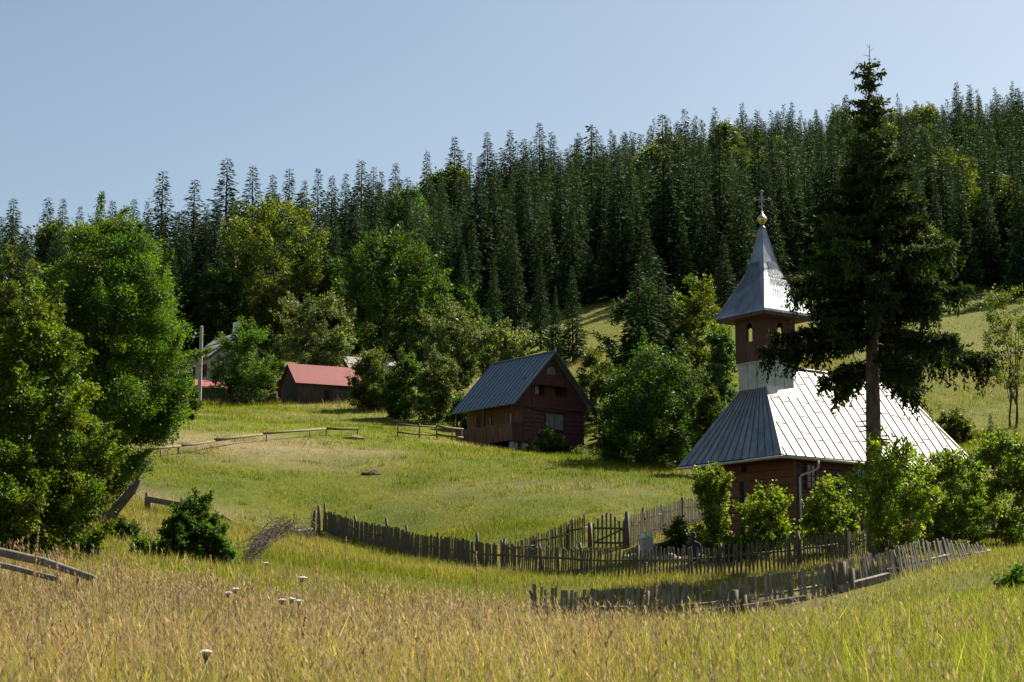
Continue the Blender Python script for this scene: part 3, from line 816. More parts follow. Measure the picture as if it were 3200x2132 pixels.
for side in ((-1, -1), (1, -1), (-1, 1)):
    for (a, fa), (b_, fb) in zip(prof[:-1], prof[1:]):
        mb.beam((cx_ + side[0] * a, cy_ + side[1] * a, SB + SH * fa), (cx_ + side[0] * b_, cy_ + side[1] * b_, SB + SH * fb), .04, .04)
mb.build('shingle_laps', M['spire'], spire)
mb = MB()
e = 1.33
mb.box(cx_ - e, cx_ + e, cy_ - e, cy_ - e + .03, SB - .12, SB - .004); mb.box(cx_ - e, cx_ - e + .03, cy_ - e + .03, cy_ + e, SB - .12, SB - .004)
mb.box(cx_ - e + .04, cx_ + e, cy_ - e + .04, cy_ + e, SB - .13, SB - .10)
mb.build('spire_eave', M['belfry'], ch)
zt_ = SB + SH
mb = MB(); mb.lathe([(.10, -.04), (.14, .02), (.10, .09), (.05, .14), (.06, .20)], (cx_, cy_, zt_), 8); mb.build('finial_base', M['zinc'], ch)
mb = MB(); mb.lathe([(.05, .17), (.10, .22), (.185, .33), (.20, .40), (.17, .47), (.09, .56), (.04, .64), (.025, .72)], (cx_, cy_, zt_), 8)
mb.build('finial_ball', M['brass'], ch)
mb = MB(); zc0 = zt_ + .68; zc1 = zt_ + 1.52
mb.beam((cx_, cy_, zc0), (cx_, cy_, zc1), .05, .035)
zx = zc0 + .52
DX = np.array([.72, -.69, 0])        # the cross stands facing the path
def arm(a, b_, w=.05): mb.beam(np.array([cx_, cy_, zx]) + a, np.array([cx_, cy_, zx]) + b_, w, .03)
arm(-.27 * DX, .27 * DX)
for s in (-1, 1):
    t_ = np.array([cx_, cy_, zx]) + DX * .27 * s
    for dz, k in ((.05, .0), (-.05, .0), (0, .05)): mb.lathe([(.001, -.035), (.032, -.015), (.032, .015), (.001, .035)], tuple(t_ + np.array([0, 0, dz]) + DX * k * s), 8)
    for s2 in (-1, 1): arm(np.array([0, 0, 0.0]), DX * .12 * s + np.array([0, 0, .12 * s2]), .028)
for dz, k in ((.0, .05), (.0, -.05), (.05, 0)): mb.lathe([(.001, -.035), (.032, -.015), (.032, .015), (.001, .035)], tuple(np.array([cx_, cy_, zc1 + dz]) + DX * k), 8)
arm(-.12 * DX + np.array([0, 0, -.30]), .12 * DX + np.array([0, 0, -.25]), .035)
mb.build('cross', M['iron'], ch)

# ================================================================== cabin
ca = empty('log_cabin', CA_O, CA_A)
tag(ca, 'dark red timber cabin on concrete piers with steep blue grey roof', 'cabin')
X1, Y1, CE, CR, XM = 6.05, 6.3, 2.28, 5.95, 3.2
XW = 1.0
mb = MB(); mb.box(XW + .02, X1 - .02, .02, Y1 - .02, 0, CE + .05)
lapped(mb, 'x', XW, X1, 0.0, 0, CE, .285, -1, .05, .03, (2.2, 3.4), random.Random(5))
mb.build('gable_wall', M['maroon'], ca)
mb = MB(); lapped(mb, 'y', 0, Y1, X1, 0, CE, .285, 1, .05, .03); mb.build('rear_wall', M['maroon'], ca)
mb = MB()
for i in range(30): mb.box(XW - .03 - .006 * (i % 3), XW, i * .21 + .008, i * .21 + .2, .06, CE)
porch_wall = mb.build('porch_wall', M['oranwood'], ca)
for y0, y1, z0, z1 in ((3.55, 3.75, .75, 1.75), (1.25, 1.55, .8, 1.8), (4.9, 5.1, .3, 1.9)):
    window(ca, 'y', y0, y1, XW - .045, z0, z1, -1, 'oranwood', (0, 0), 'porch_window')
# upper gable with the balcony recess
def gz(x): return CR - .10 - (CR - CE) * abs(x - XM) / (XM + .25) - .05
ax0, ax1, az0, az1 = 1.62, 4.62, 2.98, 3.72
def xl(z): return XM - (CR - .15 - z) * (XM + .25) / (CR - CE)
mb = MB(); yf = -.06; tk = .06
zz = CE + .02
while zz < CR - .5:
    zn = min(zz + .27, CR - .4)
    l0, l1 = xl(zz), xl(zn); r0, r1 = 2 * XM - l0, 2 * XM - l1
    segs = [(max(l0, -.05), min(r0, 6.3), l1, r1)]
    j = .012 * (int(zz * 100) % 2)
    mid = (zz + zn) / 2
    if az0 - .03 < mid < az1:
        if l1 < ax0: mb.prism([(l0, yf - j, zz), (ax0, yf - j, zz), (ax0, yf - j, zn), (l1, yf - j, zn)], (0, tk, 0))
        if r1 > ax1: mb.prism([(ax1, yf - j, zz), (r0, yf - j, zz), (r1, yf - j, zn), (ax1, yf - j, zn)], (0, tk, 0))
    else:
        mb.prism([(max(l0, -.05), yf - j, zz), (min(r0, 6.3), yf - j, zz), (r1, yf - j, zn), (max(l1, -.05), yf - j, zn)], (0, tk, 0))
    zz = zn + .004
gable = mb.build('upper_gable', M['redwood'], ca)
mb = MB(); mb.box(ax0 - .2, ax1 + .2, .55, .60, CE + .1, 4.2); mb.build('balcony_back_wall', M['oranwood'], ca)
mb = MB(); mb.box(ax0 + .65, ax0 + .98, .50, .56, CE + .3, az1 + .3); bd = mb.build('balcony_door', M['plaster'], ca)
mb = MB(); mb.box(ax0 + 1.05, ax0 + 1.45, .48, .56, CE + .3, az1 + .3); mb.build('balcony_doorway', M['black'], ca)
mb = MB(); mb.box(ax1 - .55, ax1 - .05, .48, .56, CE + .3, az1 + .3); mb.build('balcony_doorway', M['black'], ca)
mb = MB()
n_ = 16
for i in range(n_):
    x0 = ax0 + (ax1 - ax0) * i / n_; x1 = ax0 + (ax1 - ax0) * (i + 1) / n_ - .02
    mb.box(x0, x1, -.115, -.085, 2.0, 2.98)
mb.box(ax0 - .04, ax1 + .04, -.14, -.075, 2.94, 3.02); mb.box(ax0 - .04, ax1 + .04, -.135, -.08, 1.95, 2.02)
for i in range(6):
    x = ax0 + .25 + i * .5; mb.prism([(x - .05, -.13, 2.12), (x + .05, -.13, 2.12), (x + .07, -.13, 2.3), (x, -.13, 2.45), (x - .07, -.13, 2.3)], (0, .014, 0))
mb.build('balcony_railing', M['redwood'], ca)
mb = MB(); mb.box(ax0 - .06, ax0 + .05, -.13, -.06, CE + .1, 3.95); mb.box(ax1 - .05, ax1 + .06, -.13, -.06, CE + .1, 3.95); mb.box(ax0 - .1, ax1 + .1, -.135, -.065, 3.72, 3.83)
mb.build('balcony_frame', M['redwood'], ca)
mb = MB(); mb.box(-.05, X1 + .1, -.16, -.065, CE - .16, CE + .02)
for i in range(24): mb.box(.1 + i * .25, .2 + i * .25, -.20, -.16, CE - .13, CE - .03)
mb.build('beam', M['darkwood'], ca)
mb = MB(); mb.prism([(XM - .42, -.085, 4.45), (XM + .42, -.085, 4.45), (XM + .3, -.085, 4.85), (XM, -.085, 5.0), (XM - .3, -.085, 4.85)], (0, .02, 0)); mb.build('attic_shutter', M['greyboard'], ca)
wf = window(ca, 'x', 2.72, 4.22, -.05, .78, 1.80, -1, 'redwood', (1, 0), 'window', 'greyboard', .07)
mb = MB(); mb.box(2.76, 3.42, -.115, -.09, .82, 1.76); mb.build('shutter', M['greyboard'], wf)
mb = MB(); mb.box(3.52, 4.18, -.115, -.09, .82, 1.76); mb.build('shutter', M['greyboard'], wf)
# porch
mb = MB()
for i in range(30): mb.box(-.03 - .008 * (i % 2), 0, i * .21 + .008, i * .21 + .205, -.14, .95)
mb.box(-.07, .01, -.02, Y1, .92, 1.0)
for i in range(5): mb.box(-.048, -.037, .3 + i * 1.25, .34 + i * 1.25, -.1, .92)
mb.build('porch_railing', M['oranwood'], ca)
mb = MB()
for i in range(5): mb.box(.02 + i * .195, .2 + i * .195, -.03, 0, -.14, .98)
mb.box(-.02, XW, -.06, .01, .95, 1.02)
mb.build('porch_end_railing', M['redwood'], ca)
for x, y in ((0, 0), (0, Y1 - .1), (0, 3.1), (XW - .1, -.02)):
    mb = MB(); mb.box(x - .02, x + .11, y - .02, y + .11, -.14, CE + .05); mb.build('porch_post', M['redwood'], ca)
mb = MB(); mb.box(.0, X1, 0, Y1, -.16, -.005); mb.box(-.05, X1, -.10, 0, -.22, -.0); mb.build('floor_frame', M['redwood'], ca)
mb = MB(); mb.box(.15, XW - .08, .16, Y1 - .1, CE - .04, CE); mb.build('porch_ceiling', M['oranwood'], ca)
for x, y, dz in ((0.1, .05, -1.1), (.95, .05, -1.2), (X1 - .25, .0, -1.4), (.1, 3.1, -1.0), (.1, Y1 - .3, -1.0), (X1 - .3, Y1 - .3, -1.2), (3.3, .3, -1.2)):
    mb = MB(); mb.box(x - .05, x + .42, y, y + .40, dz, -.225); mb.build('pier', M['concrete'], ca, bevel=.02)
# roof: two corrugated slopes
EA = -.28; EBx = 2 * XM + .28; yo0, yo1 = -.55, Y1 + .25
def rz(x): return CR - (CR - (CE - .08)) * abs(x - XM) / (XM - EA)
mb = MB()
pit = .46; nn = int((yo1 - yo0) / pit)
for sgn, xe, nm in ((-1, EA, 'roof'), (1, EBx, 'roof')):
    mb = MB()
    slope_quad(mb, [(xe, yo0, rz(xe)), (xe, yo1, rz(xe)), (XM, yo1, CR), (XM, yo0, CR)], .05)
    slope = mb.build(nm, M['cabinroof'], ca); mb = MB()
    nrm = np.array([sgn * math.sin(math.atan2(CR - CE, XM - EA)), 0, math.cos(math.atan2(CR - CE, XM - EA))])
    for i in range(nn + 1):
        y = yo0 + .03 + i * pit
        a = np.array([xe, y, rz(xe)]) + nrm * .012; b_ = np.array([XM, y, CR]) + nrm * .012
        mb.beam(a, b_, .13 if i % 3 else .17, .05, tuple(nrm))
    mb.build('ribs', M['rib'], slope)
mb = MB(); mb.beam((XM, yo0 - .02, CR + .03), (XM, yo1, CR + .03), .22, .05); mb.beam((XM, yo0, CR + .02), (XM, yo0 + .04, CR + .22), .06, .06); mb.build('ridge_cap', M['cabinroof'], ca)
mb = MB()
for xe in (EA, EBx): mb.beam((xe, yo0 - .01, rz(xe) - .08), (XM, yo0 - .01, CR - .08), .04, .16)
mb.build('bargeboard', M['darkwood'], ca)
mb = MB()
for xe in (EA, EBx): mb.beam((xe, yo0 - .04, rz(xe) + .02), (XM, yo0 - .04, CR + .02), .03, .05)
mb.build('verge_trim', M['gutter'], ca)

# ================================================================== red roofed shed
sh = empty('plank_shed', SH_O, SH_A)
tag(sh, 'old dark plank shed with bright red metal roof', 'shed')
SL, SW, SE, SR = 5.6, 4.2, 1.9, 3.75
mb = MB(); mb.box(.03, SL, .03, SW, -1, SE); r_ = random.Random(2)
x = 0
while x < SL - .1:
    w_ = r_.uniform(.14, .24); mb.box(x, min(x + w_, SL) - .012, -.02 - r_.uniform(0, .012), .03, -.8, SE - r_.uniform(0, .05)); x += w_
mb.build('front_wall', M['oranwood'] if False else M['darkwood'], sh)
mb = MB(); y = 0
while y < SW - .05:
    w_ = r_.uniform(.15, .25); y2 = min(y + w_, SW)
    top = lambda v: SE + (SR - SE) * (1 - abs(v - SW / 2) / (SW / 2)) - .06
    mb.prism([(-.02, y + .006, -.8), (-.02, y2 - .006, -.8), (-.02, y2 - .006, top(y2)), (-.02, y + .006, top(y))], (.05, 0, 0)); y = y2
mb.build('gable_wall', M['darkwood'], sh)
mb = MB(); slope_quad(mb, [(-.25, -.35, SE - .12), (SL + .3, -.35, SE - .12), (SL + .3, SW / 2, SR), (-.25, SW / 2, SR)], .05)
slope_quad(mb, [(-.25, SW + .35, SE - .12), (SL + .3, SW + .35, SE - .12), (SL + .3, SW / 2, SR), (-.25, SW / 2, SR)], .05)
mb.build('roof', M['redroof'], sh)
mb = MB(); mb.box(2.35, 2.75, -.045, -.034, .05, 1.35); mb.build('doorway', M['black'], sh)
mb = MB()
for i in range(5): mb.box(2.9, SL + .3, -.62, -.58, .05 + i * .27, .26 + i * .27)
for x in (2.9, 4.2, SL + .2): mb.box(x, x + .08, -.58, -.50, -.7, 1.45)
pen = mb.build('plank_pen', M['darkwood'], sh)

# ================================================================== two grey roofed farmhouses behind
hl_o = P(181.9, 363.3, 152.0); A_ = math.atan2(-.8, .6)
hl = empty('farmhouse', (hl_o[0], hl_o[1], hl_o[2] - 2.5), A_)
tag(hl, 'pale farmhouse with grey slate roof and chimney behind the concrete pole', 'house')
mb = MB(); mb.box(.3, 5.0, .35, 6.2, -3, 2.45); mb.prism([(.3, .35, 2.45), (.3, 6.2, 2.45), (.3, 3.25, 4.7)], (4.7, 0, 0)); mb.build('wall', M['plaster'], hl)
mb = MB(); slope_quad(mb, [(0, 0, 2.5), (5.3, 0, 2.5), (5.3, 3.25, 5.05), (0, 3.25, 5.05)], .08); slope_quad(mb, [(0, 6.5, 2.5), (5.3, 6.5, 2.5), (5.3, 3.25, 5.05), (0, 3.25, 5.05)], .08)
for t in (.33, .66): mb.box(0, 5.3, 3.25 * t - .03, 3.25 * t + .03, 2.5 + 2.55 * t - .01, 2.5 + 2.55 * t + .03)
rf_ = mb.build('roof', M['slab'], hl)
mb = MB(); mb.box(3.9, 4.4, 3.0, 3.5, 4.4, 6.0); mb.build('chimney', M['chimney'], rf_)
mb = MB(); mb.box(-.02, .32, .1, .16, 2.3, 2.5); mb.box(0, 5.3, -.02, .03, 2.34, 2.47); mb.build('fascia', M['oranwood'], hl)
for x in (1.2, 3.4): window(hl, 'x', x, x + .8, .35, .9, 1.9, -1, 'oranwood', (1, 1))
window(hl, 'y', 2.4, 3.2, .3, .9, 1.9, -1, 'oranwood', (1, 1))

hr_o = P(352, 372, 153.0); A_ = math.atan2(.50, .866)
hr = empty('farm_barn', (hr_o[0], hr_o[1], hr_o[2] - 2.2), A_)
tag(hr, 'weathered barn with grey slab roof half hidden by bushes', 'barn')
mb = MB(); mb.box(.2, 5.2, .3, 4.7, -3, 2.2); mb.prism([(.2, .3, 2.2), (.2, 4.7, 2.2), (.2, 2.5, 3.8)], (5.0, 0, 0)); mb.build('wall', M['darkwood'], hr)
mb = MB(); slope_quad(mb, [(0, 0, 2.2), (5.4, 0, 2.2), (5.4, 2.5, 4.15), (0, 2.5, 4.15)], .07); slope_quad(mb, [(0, 5, 2.2), (5.4, 5, 2.2), (5.4, 2.5, 4.15), (0, 2.5, 4.15)], .07)
for x in (1.35, 2.7, 4.05):
    mb.beam((x, -.01, 2.23), (x, 2.5, 4.17), .05, .03)
mb.beam((0, 1.25, 3.20), (5.4, 1.25, 3.20), .05, .03, (0, -.6, .8)); mb.beam((0, 2.5, 4.18), (5.4, 2.5, 4.18), .25, .06)
mb.build('roof', M['slab'], hr)

lt_o = P(180, 383, 143.0)
lt = empty('lean_to', (lt_o[0], lt_o[1], lt_o[2] - 1.2), R(8))
tag(lt, 'low lean-to with rusty red roof beside the concrete pole', 'outbuilding')
mb = MB(); slope_quad(mb, [(0, 0, 1.15), (4.2, -.2, .75), (4.2, 1.6, 1.5), (0, 1.8, 1.95)], .06); mb.build('roof', M['tile'], lt)
mb = MB(); mb.box(.2, 4.0, .2, 1.6, -2.5, .85); mb.build('wall', M['darkwood'], lt)

# ================================================================== concrete pole and its wire
po = G(199.3, 400, 128.0)
pole = empty('utility_pole', po); tag(pole, 'square grey concrete utility pole in front of the pale farmhouse', 'utility pole')
ph = P(199.3, 326, 128.0)[2] - po[2]
mb = MB(); mb.prism([(-.155, -.13, -.5), (.155, -.13, -.5), (.155, .13, -.5), (-.155, .13, -.5)], (0, 0, ph + .4))
mb.v = [(x * (1 - .28 * max(z, 0) / ph), y * (1 - .28 * max(z, 0) / ph), z) for x, y, z in mb.v]
mb.build('shaft', M['concrete'], pole, bevel=.02)
mb = MB(); mb.lathe([(.13, 0), (.13, .06), (.05, .13)], (0, 0, ph - .12), 8); mb.build('cap', M['concrete'], pole)
for k in range(2):
    mb = MB(); mb.beam((-.12, 0, ph - .75 + k * .28), (-.62 + .12 * k, 0, ph - .95 + k * .28), .05, .05); br = mb.build('bracket', M['iron'], pole)
    mb = MB(); mb.lathe([(.02, 0), (.07, .02), (.04, .08), (.075, .12), (.03, .2)], (-.58 + .12 * k, 0, ph - .95 + k * .28), 10); mb.build('insulator', M['paper'], br)

# ================================================================== fences
def path_pts(ctrl, step):
    """ctrl: list of (px, py, d) along the ground -> evenly spaced ground points"""
    pts = [P(*c)[:2] for c in ctrl]; out = [np.array(pts[0])]; acc = 0
    for a, b_ in zip(pts[:-1], pts[1:]):
        a = np.array(a); b_ = np.array(b_); Ls = np.linalg.norm(b_ - a); k = step - acc
        while k <= Ls: out.append(a + (b_ - a) * k / Ls); k += step
        acc = Ls - (k - step)
    xy = np.array(out); return np.c_[xy, hv(xy[:, 0], xy[:, 1])]

def picket_fence(name, label, ctrl, hgt, seed, step=.135, pw=(.055, .085), mat='oldwood', per=18, lean=(0, 0), jl=.03, rails=(.62,), post_h=1.0, point=True, skip=.0, sidelean=None, base_rail=False, group=None, hf=None):
    r = random.Random(seed); pts = path_pts(ctrl, step)
    root = empty(name, pts[0]); tag(root, label, 'fence', group)
    o = pts[0]; n = len(pts); i0 = 0
    while i0 < n - 2:
        i1 = min(i0 + per + r.randint(-2, 2), n - 1)
        if n - 1 - i1 < 5: i1 = n - 1
        a, b_ = pts[i0] - o, pts[i1] - o
        dr = (b_ - a); dr[2] = 0; dr /= np.linalg.norm(dr); nr = np.array([dr[1], -dr[0], 0])     # towards the path
        if nr[1] > 0: nr = -nr
        mb = MB()
        sag = r.uniform(-.05, .05)
        for i in range(i0, i1):
            if r.random() < skip: continue
            f = (i - i0) / max(1, i1 - i0)
            hh = (hf(i / n) if hf else hgt) + r.uniform(-.07, .06) + sag * math.sin(math.pi * f)
            w_ = r.uniform(*pw); t_ = .02
            base = pts[i] - o + nr * .035 + np.array([0, 0, -.06])
            sl = r.gauss(0, jl) + (sidelean(i / n) if sidelean else 0)
            tip = base + np.array([0, 0, hh]) + nr * (lean[0] + r.gauss(0, .02)) + dr * sl * hh
            e1 = dr * w_ / 2; e2 = nr * t_ / 2
            sh_ = tip - (tip - base) * (.045 if point else .0)
            vs = [base - e1 - e2, base + e1 - e2, base + e1 + e2, base - e1 + e2, sh_ - e1 - e2, sh_ + e1 - e2, sh_ + e1 + e2, sh_ - e1 + e2]
            fs = [(0, 3, 2, 1), (0, 1, 5, 4), (1, 2, 6, 5), (2, 3, 7, 6), (3, 0, 4, 7)]
            if point:
                vs += [tip - e2 + e1 * r.uniform(-.6, .6), tip + e2 + e1 * r.uniform(-.6, .6)]
                fs += [(4, 5, 8), (6, 7, 9), (5, 6, 9, 8), (7, 4, 8, 9)]
            else:
                k = r.uniform(-.04, .04); vs[4] = vs[4] + np.array([0, 0, k]); vs[7] = vs[7] + np.array([0, 0, k]); fs += [(4, 5, 6, 7)]
            mb.add(vs, fs)
        mb.build('picket_panel', M[mat], root)
        H_ = hf((i0 + i1) / 2 / n) if hf else hgt
        for rl in rails:
            mb = MB()
            pa = a + np.array([0, 0, H_ * rl]) + nr * lean[0] * rl; pb = b_ + np.array([0, 0, H_ * rl]) + nr * lean[0] * rl
            mb.tube([pa - dr * .1, (pa + pb) / 2 + np.array([0, 0, r.uniform(-.04, .02)]), pb + dr * .1], [.038, .034, .036], 7)
            mb.build('rail', M[mat], root)
        mb = MB(); ph_ = post_h * r.uniform(.92, 1.1)
        mb.tube([a - nr * .05 + np.array([0, 0, -.3]), a - nr * .05 + np.array([r.uniform(-.04, .04), 0, ph_ * .6]) + nr * lean[0] * .6, a - nr * .05 + np.array([r.uniform(-.07, .07), 0, ph_]) + nr * lean[0]], [.075, .065, .055], 8)
        mb.build('post', M['oldwood'], root)
        i0 = i1
    return root

picket_fence('picket_fence', 'sagging grey board fence descending beside the hay meadow', [(324, 534, 74), (383, 550, 70), (418, 560, 66), (500, 570, 61)], .98, 1, .125, (.09, .118), per=22, rails=(.52,), point=False, post_h=1.15, jl=.02)
picket_fence('picket_fence', 'long dark picket fence enclosing the front of the churchyard', [(502, 571, 60.6), (596, 579, 56), (714, 577, 54), (779, 571, 54), (827, 564, 55), (870, 557, 57), (914, 550, 60), (1001, 543, 66), (1060, 536, 70)], 1.02, 2, .13, (.05, .08), per=20, rails=(.58,), jl=.03, post_h=1.12,
             sidelean=lambda t: .05 * math.sin(9 * t))
picket_fence('picket_fence', 'picket fence climbing from the gate towards the leafy column beside the church', [(626, 551, 65), (655, 542, 67.5), (703, 529, 72), (730, 522, 75)], 1.22, 3, .13, (.05, .075), per=14, rails=(.22, .66), jl=.02, post_h=1.2)
picket_fence('picket_fence', 'short picket fence run below the mown slope ending at the gate', [(503, 566, 62.5), (540, 558, 64), (588, 546, 66)], 1.18, 4, .13, (.05, .075), per=14, rails=(.62,), jl=.02, post_h=1.0, hf=lambda t: .85 + .45 * t)
picket_fence('leaning_fence', 'low collapsed fence of leaning pale pickets on the grassy bank', [(535, 626, 43), (600, 622, 43.2), (683, 617, 44), (733, 614, 44), (805, 604, 44.5), (840, 594, 45.5), (896, 580, 47), (944, 566, 49.3), (990, 553, 51.5)], .92, 5, .125, (.055, .105), mat='greywood', per=22, rails=(.35,), jl=.05, post_h=.75, lean=(-.12, 0), point=False, hf=lambda t: .92 - .45 * max(0, t - .78) / .22,
             skip=.05, sidelean=lambda t: .04 + .10 * math.sin(7 * t) - .5 * sstep(.72, 1, t))
# rotten sill boards lying along that fence
for i, (a, b_, lab) in enumerate((((690, 618, 43.6), (738, 610, 43.6), 'long weathered board lying at the foot of the leaning fence'), ((742, 613, 43.7), (806, 600, 44), 'pale split board lying against the leaning fence'), ((838, 596, 45), (888, 580, 46.4), 'rotten grey log lying under the leaning fence'))):
    pa, pb = P(*a), P(*b_); pa[2] = h(pa[0], pa[1]) + .16; pb[2] = h(pb[0], pb[1]) + .16
    mb = MB(); mb.beam(pa - pa, pb - pa, .16, .13 if i < 2 else .2); o = mb.build('fallen_board' if i < 2 else 'fallen_log', M['greywood'], None, pa, .02); tag(o, lab, 'board' if i < 2 else 'log')
for i, (px, d, hh) in enumerate(((733, 43.8, .62), (842, 45.2, .85))):
    g = G(px, 610, d); mb = MB(); mb.tube([(0, 0, -.3), (.02, 0, hh * .5), (.05, .02, hh)], [.13, .12, .10], 9); mb.tube([(.28, .1, -.3), (.3, .1, hh * .8)], [.09, .08], 8)
    o = mb.build('fence_stump', M['oldwood'], None, g); tag(o, ['short broken twin posts beside the pale split board', 'thick dark post stump where the leaning fence bends'][i], 'post')

# gate with arched pickets
g0 = np.array(P(594, 548, 65.4)); g1 = np.array(P(624, 551, 64.9)); g0[2] = h(g0[0], g0[1]); g1[2] = h(g1[0], g1[1])
gt = empty('garden_gate', g0); tag(gt, 'narrow picket gate with arched top standing in the churchyard fence', 'gate')
dv = g1 - g0; Lg = np.linalg.norm(dv[:2]); dr = dv / Lg
mb = MB()
for i in range(8):
    t = i / 7; p = dv * t; hh = .98 + .36 * math.sin(math.pi * min(1, t * 1.15)) + .1 * t
    e1 = dr * .035
    mb.beam(p + np.array([0, 0, .04]), p + np.array([0, 0, hh]), .075, .022, (-dr[1], dr[0], 0))
mb.build('pickets', M['oldwood'], gt)
for zz in (.25, .80):
    mb = MB(); mb.beam(np.array([0, .04, zz]), dv + np.array([0, .04, zz]), .04, .08); mb.build('rail', M['oldwood'], gt)
mb = MB(); mb.beam(np.array([0, .05, .25]), dv + np.array([0, .05, .80]), .035, .06); mb.build('brace', M['oldwood'], gt)
for nm, p, hh, mt in (('post', -dr * .16, 1.0, 'oranwood'), ('post', dv + dr * .14, 1.45, 'oldwood')):
    mb = MB(); mb.tube([p + np.array([0, .05, -.3]), p + np.array([0, .05, hh])], [.10, .085], 8); mb.build(nm, M[mt], gt)

# round pole rails on low posts
def rail_fence(name, label, ctrl, zs_, post_px, rad, seed, mat='mosswood', post_h=.6, postr=.05, square=False):
    r = random.Random(seed); root = empty(name, G(*ctrl[0])); tag(root, label, 'fence'); o = np.array(root.location)
    for zz in zs_:
        for a, b_ in zip(ctrl[:-1], ctrl[1:]):
            pa, pb = G(*a) - o, G(*b_) - o
            mb = MB(); ra, rb = rad * r.uniform(.8, 1.2), rad * r.uniform(.7, 1.1)
            pa = pa + np.array([0, 0, zz + r.uniform(-.05, .05)]); pb = pb + np.array([0, 0, zz + r.uniform(-.05, .05)])
            if square: mb.beam(pa, pb, .05, rad * 2)
            else: mb.tube([pa, pa * .6 + pb * .4 + np.array([0, 0, r.uniform(-.06, .04)]), pb], [ra, (ra + rb) / 2, rb], 8)
            mb.build('rail', M[mat], root)
    for c in post_px:
        p = G(*c) - o; hh = post_h * r.uniform(.85, 1.15)
        mb = MB(); mb.tube([p + np.array([0, .06, -.3]), p + np.array([r.uniform(-.05, .05), .06, hh])], [postr, postr * .85], 7); mb.build('post', M['oldwood'], root)
    return root
rail_fence('pole_fence', 'long low fence of mossy poles crossing the upper meadow', [(150, 455, 87), (180, 450, 90), (215, 446, 94), (262, 441, 99), (326, 434, 105), (359, 434, 106)], (.42,), [(160, 454, 87.5), (178, 450, 90), (266, 441, 99), (310, 436, 103), (326, 434, 105), (357, 434, 106)], .085, 3, post_h=.42)
rail_fence('rail_fence', 'short two rail fence running up to the cabin porch', [(397.5, 434, 107), (437, 436, 108), (463, 441, 109.5)], (.28, .82), [(397.5, 434, 107), (419, 435, 107.5), (437, 436, 108), (452, 438, 109), (462, 441, 109.4)], .065, 4, post_h=.88)
rail_fence('broken_fence', 'broken end of a rail fence with one thick post behind the dark round bush', [(146, 510, 60), (184, 513, 58)], (.40,), [(145, 510, 60), (149, 511, 59.8), (181, 513, 58.2)], .10, 5, post_h=.60, postr=.08, square=True)
rail_fence('pole_barrier', 'single sagging pole reaching the corner of the sagging board fence', [(222, 520, 62), (252, 524, 64.5), (284, 527, 69), (312, 531, 73)], (.26,), [(252, 524, 64.5), (284, 527, 69), (310, 530, 73)], .07, 6, post_h=.30)
# corner posts where the pole meets the fence
for i, (px, d, hh, lab) in enumerate(((313, 73.6, .95, 'leaning split post at the corner of the sagging board fence'), (318.5, 73.2, 1.25, 'tall straight corner post of the sagging board fence'))):
    g = G(px, 533, d); mb = MB(); mb.tube([(0, 0, -.3), (0, 0, hh * .6), (.1 - .1 * i, 0, hh)], [.10, .09, .07], 8); o = mb.build('corner_post', M['oldwood'], None, g); tag(o, lab, 'post')
# brushwood hedge barrier: heaps of thin dead sticks
root = empty('brushwood_barrier', G(313, 534, 72)); tag(root, 'grey barrier of heaped dead twigs sloping down from the fence corner', 'brushwood')
r_ = random.Random(9); mb = MB(); o = np.array(root.location)
for i in range(800):
    t = r_.random(); px = 313 - 64 * t; d = 72 - 26 * t
    c = G(px, 540, d) - o + np.array([r_.gauss(0, .10), r_.gauss(0, .10), abs(r_.gauss(0, .30)) * (1.15 - .45 * t)])
    a = r_.uniform(0, 6.28); l_ = r_.uniform(.3, .8); v = np.array([math.cos(a) * l_ * .8 + .1 * l_, math.sin(a) * l_ * .4, r_.uniform(-.25, .8) * l_])
    mb.tube([c - v / 2, c + v / 2 + np.array([0, 0, .05])], [.013, .006], 4, False)
mb.build('twigs', M['oldwood'], root)
# two fallen trunks across the near bank
for i, (pts_, rad, lab) in enumerate(((((-30, 545, 27.5), (0, 552, 27), (45, 562, 26.5), (95, 579, 25.8)), .066, 'thick grey fallen trunk sloping through the grass under the tall leafy bush'), (((-30, 560, 25.5), (10, 567, 25), (60, 580, 24.4)), .040, 'thin pale fallen pole lying below the thick grey trunk'))):
    pw = [P(*c) for c in pts_]; o0 = pw[0]
    mb = MB(); mb.tube([q_ - o0 for q_ in pw], [rad * 1.1, rad * 1.05, rad, rad * .8][:len(pw)], 10)
    o = mb.build('fallen_log', M['greywood'], None, o0); tag(o, lab, 'log')
g = G(78, 566, 26.9); mb = MB(); mb.tube([(0, 0, -.3), (.0, 0, .1), (.03, 0, .42)], [.06, .055, .05], 8); tag(mb.build('log_stake', M['oldwood'], None, g), 'short dark stake propped against the thick fallen trunk', 'post')
# plank fence by the shed
root = empty('board_fence', G(204, 406, 139)); tag(root, 'low dark plank fence between the concrete pole and the shed', 'fence'); o = np.array(root.location); r_ = random.Random(6)
pa, pb = G(200, 406, 134.5) - o, G(276, 407, 137.5) - o; mb = MB()
for i in range(44):
    t = i / 44; p = pa + (pb - pa) * t; p[2] = h(p[0] + o[0], p[1] + o[1]) - o[2]; mb.beam(p + np.array([0, 0, -.2]), p + np.array([0, 0, 1.05 + r_.uniform(-.12, .08)]), .13, .025, (1, .1, 0))
mb.build('planks', M['darkwood'], root)
for t in (0, .33, .66, 1):
    p = pa + (pb - pa) * t; mb = MB(); mb.tube([p + np.array([0, .1, -.3]), p + np.array([0, .1, 1.2])], .07, 7); mb.build('post', M['darkwood'], root)
mb = MB(); mb.tube([pa + np.array([0, .05, .8]), pb + np.array([0, .05, .8])], .04, 6); mb.build('rail', M['darkwood'], root)

